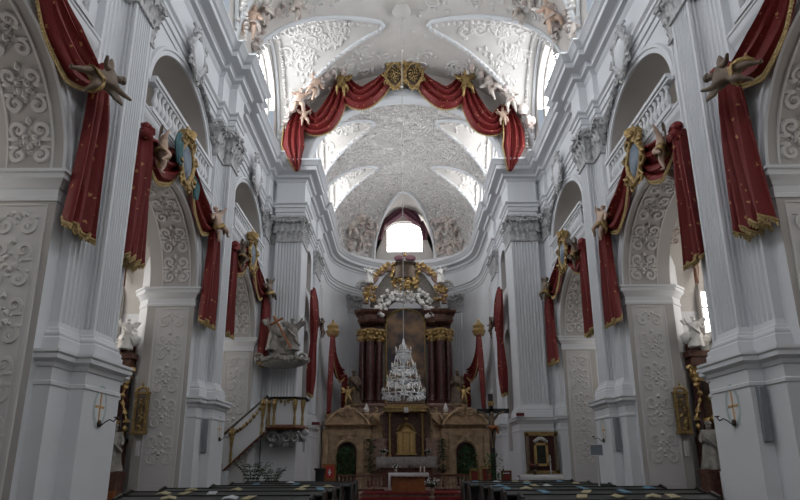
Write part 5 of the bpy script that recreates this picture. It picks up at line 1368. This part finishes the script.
b = MB(); b.box(tx0+.08,tx1-.08,AY-.55,AY+.1,0,tz1-.07); b.build('body', M['woodm'], t, smooth=0); b = MB(); b.box(tx0,tx1,AY-.6,AY+.12,tz1-.07,tz1-.02); b.build('tabletop', M['woodm'], t, smooth=0)
b = MB(); b.grid([[(tx0-.03+(tx1-tx0+.06)*k/30, y, z+(.01*sin(k*1.3) if j > 1 else 0)) for k in range(31)] for j, (y, z) in enumerate(((AY+.1,tz1),(AY-.62,tz1),(AY-.64,tz1-.05),(AY-.65,tz1-.36)))]); o = b.build('altar_cloth', M['cloth']); tag(o, 'white cloth on the side altar table of the right pillar', 'altar cloth'); md = o.modifiers.new('t','SOLIDIFY'); md.thickness = .012
x, z = xz(551, 473, AY-.4)
t = thing('candlestick', 'silver candlestick standing right of the gilt framed picture', 'candlestick', (x, AY-.4, tz1))
b = MB(); b.lathe((x,AY-.4,tz1), [(.09,0),(.09,.03),(.03,.06),(.05,.15),(.02,.2),(.03,.4),(.02,.55),(.05,.6),(.05,.62)], 12); b.build('stem', M['silver'], t); b = MB(); b.lathe((x,AY-.4,tz1+.62), [(.02,0),(.02,.16),(.004,.17)], 8); b.build('candle', M['candle'], t)
x, z = xz(535, 473, AY-.45); bouquet('flower_vase', 'dark twiggy flower arrangement left on the side altar table', 'flowers', x, AY-.45, tz1, .55, .3, 26, 12, M['iron'], None, M['redseat'], M['iron'])
# dark red plaque on the pedestal
x0, z1 = xz(516, 413, 26.28); x1, z0 = xz(524, 416, 26.28); b = MB(); b.box(x0,x1,26.2,26.3,z0,z1); tag(b.build('wall_sign', M['sign']), 'small dark red sign lying on the right chancel pillar pedestal', 'sign')
x0, z1 = xz(312, 422, 26.28); x1, z0 = xz(319.5, 425, 26.28); b = MB(); b.box(x0,x1,26.2,26.3,z0,z1); tag(b.build('wall_sign', M['sign']), 'small dark red sign on the left chancel pillar pedestal', 'sign')
# candle brackets on the right chancel pedestal, palm plants near the pulpit
def palm(x, y, h, n, label, seed):
    t = thing('potted_palm', label, 'potted palm', (x, y, 0), 'palms under the pulpit'); R = random.Random(seed)
    b = MB(); b.lathe((x,y,0), [(.15,0),(.22,.38),(.24,.4),(.18,.4)], 14); b.build('pot', M['woodm'], t)
    b = MB()
    for k in range(n):
        a = 2*pi*k/n+R.uniform(-.2,.2); L = h*R.uniform(.22,.42); pts = [Vector((x+L*f*cos(a)*f**.3, y+L*f*sin(a)*f**.3, .4+(h-.4)*(f-.35*f*f)*1.5*R.uniform(.97,1.03))) for f in [i/10 for i in range(11)]]
        b.tube(pts, .012, 4)
        for i in range(3, 11):
            tg = (pts[i]-pts[i-1]).normalized(); sd = tg.cross(Vector((0,0,1))).normalized()
            for d in (-1, 1):
                e = pts[i]+sd*d*.26*(1.1-i/14)+tg*.12-Vector((0,0,.08)); b.add([pts[i]-tg*.03, pts[i].lerp(e,.5)+Vector((0,0,.03))+tg*.03, e, pts[i]+tg*.03], [(0,1,2,3)])
    b.build('fronds', M['leaf2'], t, smooth=0)
x, z = xz(252, 480, 24.3); palm(x, 24.3, 1.65, 8, 'left potted palm with arching fronds below the pulpit stair', 2)
x, z = xz(272, 480, 24.4); palm(x, 24.4, 1.45, 7, 'right potted palm with fine fronds below the pulpit', 3)
x, z = xz(280, 478, 24.0); 

# ---- chapels behind the second arches: side altars
for s in (-1, 1):
    sd = SIDE[s]; Y = 18.2; X0, X1 = 8.45, 9.86; xm = (X0+X1)/2
    t = thing('chapel_altar', 'ornate dark marble side altar in the %s chapel behind the second arch' % sd, 'altar', (s*xm, Y, 0), 'chapel altars')
    b = MB(); b.box(X0,X1,Y-.35,Y+.3,0,2.3); b.box(X0-.05,X1,Y-.42,Y+.3,2.2,2.34); b.build('base', M['marble2'], t, sx=s, smooth=0)
    b = MB(); b.box(X0+.1,X1,Y+.05,Y+.3,2.3,4.4); b.build('backing', M['paint'], t, sx=s, smooth=0)
    for x in (X0+.16, X1-.2):
        b = MB(); b.lathe((x,Y-.1,2.34), [(.16,0),(.16,.1),(.12,.16),(.115,1.0),(.10,1.75)], 16); co_ = b.build('column', M['marble'], t, sx=s)
        b = MB(); b.lathe((x,Y-.1,4.05), [(.1,0),(.13,.1),(.13,.25),(.19,.38)], 12)
        for k in range(6): b.ball((x+.14*cos(k), Y-.1+.14*sin(k), 4.2), .05, 1, .7)
        b.build('capital', M['gold'], co_, sx=s)
    b = MB(); b.box(X0-.02,X1,Y-.3,Y+.3,4.42,4.75); b.box(X0-.1,X1,Y-.38,Y+.3,4.7,4.86); b.box(X0+.1,X1,Y-.1,Y+.3,4.86,5.3); b.build('entablature', M['marble2'], t, sx=s, smooth=0)
    b = MB(); R = random.Random(3)
    ps_ = sorted([(R.uniform(X0,X1), Y-.35, R.uniform(2.4,4.3)) for k in range(30)], key=lambda q: q[2])
    for k, q_ in enumerate(ps_): b.ball(q_, R.uniform(.05,.11), 1, .8, seed=k)
    p2_ = [(X0-.02+.1*sin(k), Y-.36, 1.6+.25*k) for k in range(12)]
    for k, q_ in enumerate(p2_): b.ball(q_, .09, 1, .8, seed=k+50)
    b.tube(ps_, .02, 5); b.tube(p2_, .03, 5); b.tube([ps_[0], p2_[3]], .02, 5)
    b.build('gilded_ornament', M['gold'], t, sx=s, smooth=60)
    b = MB()
    for k in range(26): b.ball((R.uniform(X0-.15,X1), Y-.3+R.uniform(-.1,.2), R.uniform(4.9,5.4)), R.uniform(.1,.2), 1, .6, seed=k)
    b.build('cloud', M['white_fig'], t, sx=s, smooth=60)
    for k, (x, z, h, m, ps, lab) in enumerate(((X0+.1,4.95,.95,M['white_fig'],0,'white carved angel above the %s chapel altar, nave side'),(X1-.3,4.9,.95,M['silver'],1,'silvery carved angel above the %s chapel altar, window side'),(X0+.05,1.42,1.35,M['stone_fig'],2,'pale statue standing at the front of the %s chapel altar'),(xm+.2,2.45,1.45,M['plum'],0,'saint statue in a plum robe in the middle of the %s chapel altar'))):
        figure('angel_figure' if k < 2 else 'saint_statue', lab % sd, 'statue', (s*x, Y-(.5 if k != 3 else .15)-(.15 if k == 2 else 0), z), -s*.5, h, m, ps, 1.1, wings=m if k < 2 else None, robe=m, group='figures on the chapel altars')
    b = MB(); b.box(X0-.25,X0+.35,Y-.9,Y-.4,0,1.4); b.box(X0-.3,X0+.4,Y-.95,Y-.4,1.3,1.42); tag(b.build('statue_plinth', M['marble2'], sx=s, smooth=0), 'marble plinth under the pale statue of the %s chapel altar' % sd, 'plinth', 'plinths in the chapels')
    b = MB(); zc = 7.9; b.box(xm-.28,xm+.28,Y+.1,Y+.16,8.25,8.33); b.box(xm-.05,xm+.05,Y+.1,Y+.16,7.1,8.6); o = b.build('wall_crucifix', M['woodm'], sx=s); tag(o, 'brown wooden crucifix high on the %s chapel altar wall' % sd, 'crucifix', 'chapel crucifixes')
    fo = bpy.data.objects.new('corpus', get_body(M['flesh'], 3, .85)); C.objects.link(fo); fo.parent = o; fo.location = (s*xm, Y+.02, 7.25); fo.scale = (.7,.7,1.1)
    mz = at(708 if s > 0 else 112, 472, 'Y', Y-1.2).z
    t = thing('chapel_altar_table', 'side altar table with red front in the %s chapel' % sd, 'altar table', (s*9.1, Y-1.2, 0), 'chapel altar tables')
    b = MB(); b.box(8.55,9.75,Y-1.5,Y-1.0,0,mz-.03); b.build('body', M['orange'], t, sx=s, smooth=0)
    b = MB(); b.grid([[(8.45+1.35*k/20, y, z) for k in range(21)] for y, z in ((Y-.98,mz),(Y-1.53,mz),(Y-1.55,mz-.25))]); b.grid([[(8.45,Y-1.53+.5*k/6,z) for k in range(7)] for z in (mz,mz-.8)]); o = b.build('altar_cloth', M['cloth'], sx=s); md = o.modifiers.new('t','SOLIDIFY'); md.thickness = .012
    tag(o, 'white altar cloth on the altar table of the %s chapel' % sd, 'altar cloth', 'chapel altar cloths')
    WN[0] += 1
    pts = arch_outline(9.56, .26, 5.5, 8.2, .26, lambda a, z, s=s: (s*a, 18.66, z))
    window_pane(WN[0], pts, M['skych'], M['lead'], [((s*9.56,18.62,5.5),(s*9.56,18.62,8.4)),((s*9.3,18.62,6.4),(s*9.82,18.62,6.4)),((s*9.3,18.62,7.3),(s*9.82,18.62,7.3))])
    # painted stucco on the chapel vault
    q = MB(); R = random.Random(31)
    for k in range(46):
        a = R.uniform(.35, 2.7); x = R.uniform(XB+.2, XO-.2); rc = 3.02
        fm = lambda u, v, h, a=a, x=x: (x+u, 15.63-(rc-h)*cos(a+v/3), 6.3+(rc-h)*sin(a+v/3))
        uvtube(q, fm, spiral(0,0,R.uniform(.1,.22),1.2,R.choice((-1,1)),R.uniform(0,6),10), .035)
    q.build('vault_relief', M['pink'], WALLS[s], sx=s)
b = MB(); b.box(-8.6,-7.2,14.6,15.2,0,.5); b.box(-8.6,-7.2,15.1,15.2,.5,1.0); o = b.build('bench', M['orange']); tag(o, 'warm brown wooden bench in the left chapel behind the pews', 'bench')

# ---- pews
def pew(s, y, xi, xo, label, group):
    t = thing('pew', label, 'pew', (s*(xi+xo)/2, y, 0), group)
    b = MB(); b.add([(xi,y-.22,.93),(xo,y-.22,.93),(xo,y+.14,1.0),(xi,y+.14,1.0),(xi,y-.22,.89),(xo,y-.22,.89),(xo,y+.14,.96),(xi,y+.14,.96)], [(0,1,2,3),(7,6,5,4),(0,4,5,1),(1,5,6,2),(2,6,7,3),(3,7,4,0)]); b.build('book_shelf', M['desk'], t, sx=s, smooth=0)
    b = MB(); b.box(xi,xo,y+.12,y+.17,.12,1.02); b.build('backrest', M['wood'], t, sx=s, smooth=0)
    b = MB(); b.box(xi,xo,y+.17,y+.6,.42,.47); b.build('seat', M['wood'], t, sx=s, smooth=0)
    b = MB(); b.box(xi,xo,y-.45,y-.2,.16,.22); b.build('kneeler', M['wood'], t, sx=s, smooth=0)
    for x in (xi, xo):
        b = MB(); prof = [(y-.5,0),(y+.65,0),(y+.65,.55),(y+.5,.72),(y+.3,.8),(y+.22,1.0),(y+.1,1.06),(y-.24,.98),(y-.3,.8),(y-.42,.6),(y-.5,.3)]
        n = len(prof); b.add([(x-.03,a,z) for a, z in prof]+[(x+.03,a,z) for a, z in prof], [tuple(range(n))[::-1], tuple(range(n, 2*n))]+[(i,(i+1) % n,(i+1) % n+n,i+n) for i in range(n)]); b.build('bench_end', M['wood'], t, sx=s, smooth=0)
    return t
rows_y = [12.4, 14.45, 16.5, 18.45, 20.5, 22.5]; names = ['nearest','second','third','fourth','fifth','front']
bookmesh = {}
for nme in ('book_b','book_y','book_w'):
    b = MB(); b.box(-.10,.10,-.14,.14,0,.015); bookmesh[nme] = b.mesh('booklet', M[nme], smooth=0)
    b = MB(); b.add([(-.15,-.1,0),(.0,-.12,.03),(.0,.12,.03),(-.15,.1,0),(.15,-.1,0),(.15,.1,0),(-.15,-.1,-.005),(.15,-.1,-.005),(.15,.1,-.005),(-.15,.1,-.005)], [(0,1,2,3),(1,4,5,2),(6,9,8,7),(0,6,7,4),(3,2,5,8)]); bookmesh[nme+'o'] = b.mesh('booklet', M[nme], smooth=0)
R = random.Random(17)
rowword = {0:'nearest pew row',1:'second pew row from the camera',2:'third pew row from the camera',3:'fourth pew row from the camera',4:'fifth pew row from the camera',5:'front pew row by the sanctuary'}
for s in (-1, 1):
    for i, y in enumerate(rows_y):
        xo = 5.85 if (10.6 < y < 13.1 or 18.3 < y < 20.9 or i == 5) else 6.55
        xi = 1.9 if i > 3 else 2.05
        pew(s, y, xi, xo, 'long dark wooden pew, %s, %s block' % (rowword[i], SIDE[s]), 'dark pews')
        x = xi+.35+R.uniform(0,.3)
        while x < xo-.3:
            if R.random() < .42:
                nme = R.choice(('book_b','book_b','book_y','book_w','book_y'))
                op = R.random() < .45
                o = bpy.data.objects.new('booklet', bookmesh[nme+('o' if op else '')]); C.objects.link(o)
                o.location = (s*x, y-.03, .972); o.rotation_euler = (radians(11), 0, R.uniform(-.5,.5))
                col = {'book_b':'blue','book_y':'cream','book_w':'white'}[nme]
                tag(o, '%s %s booklet lying on the %s, %s block' % ('open' if op else 'closed', col, rowword[i], SIDE[s]), 'booklet', 'booklets on the %s, %s block' % (rowword[i], SIDE[s]))
            x += R.uniform(.35,.75)
t = thing('hymn_board', 'grey board on a thin white stand beside the second right pier', 'board', (at(597,450,'Y',17.3).x, 17.3, 0)); t.location.y = 17.3
x, z = xz(597, 455, 17.3); x1, z1 = xz(597, 445, 17.3)
b = MB(); b.box(x-.16,x+.16,17.28,17.32,z,z1); b.build('panel', M['screen'], t, smooth=0)
b = MB(); b.box(x-.19,x+.17,17.26,17.28,z1,z1+.03); b.box(x-.19,x+.17,17.26,17.28,z-.03,z); b.build('frame', M['cloth'], t, smooth=0)
b = MB(); b.tube([(x,17.33,.05),(x,17.33,z)], .02, 8)
for k in range(3): b.tube([(x,17.33,.25),(x+.25*cos(k*2.1),17.33+.25*sin(k*2.1),.02)], .014, 6)
b.build('stand', M['cloth'], t)
chair(5.62, 17.72, 0, 'black chair beside the second right pier behind the grey board', .42, .98, False, M['black'], M['black'])
b = MB(); x, z = xz(633, 485, 14.2); 

# ---- painted wires and light in the nave: glowing window panes only, the entrance one added
sc.view_settings.view_transform = 'Standard'; sc.view_settings.look = 'None'; sc.view_settings.gamma = 1; sc.view_settings.use_curve_mapping = False
sc.view_settings.exposure = -.33
sc.cycles.use_denoising = True; sc.cycles.max_bounces = 7; sc.cycles.diffuse_bounces = 6; sc.cycles.sample_clamp_indirect = 4
w = bpy.data.worlds.new('sky'); sc.world = w; w.use_nodes = True
w.node_tree.nodes['Background'].inputs[0].default_value = (.75, .86, 1, 1); w.node_tree.nodes['Background'].inputs[1].default_value = .6
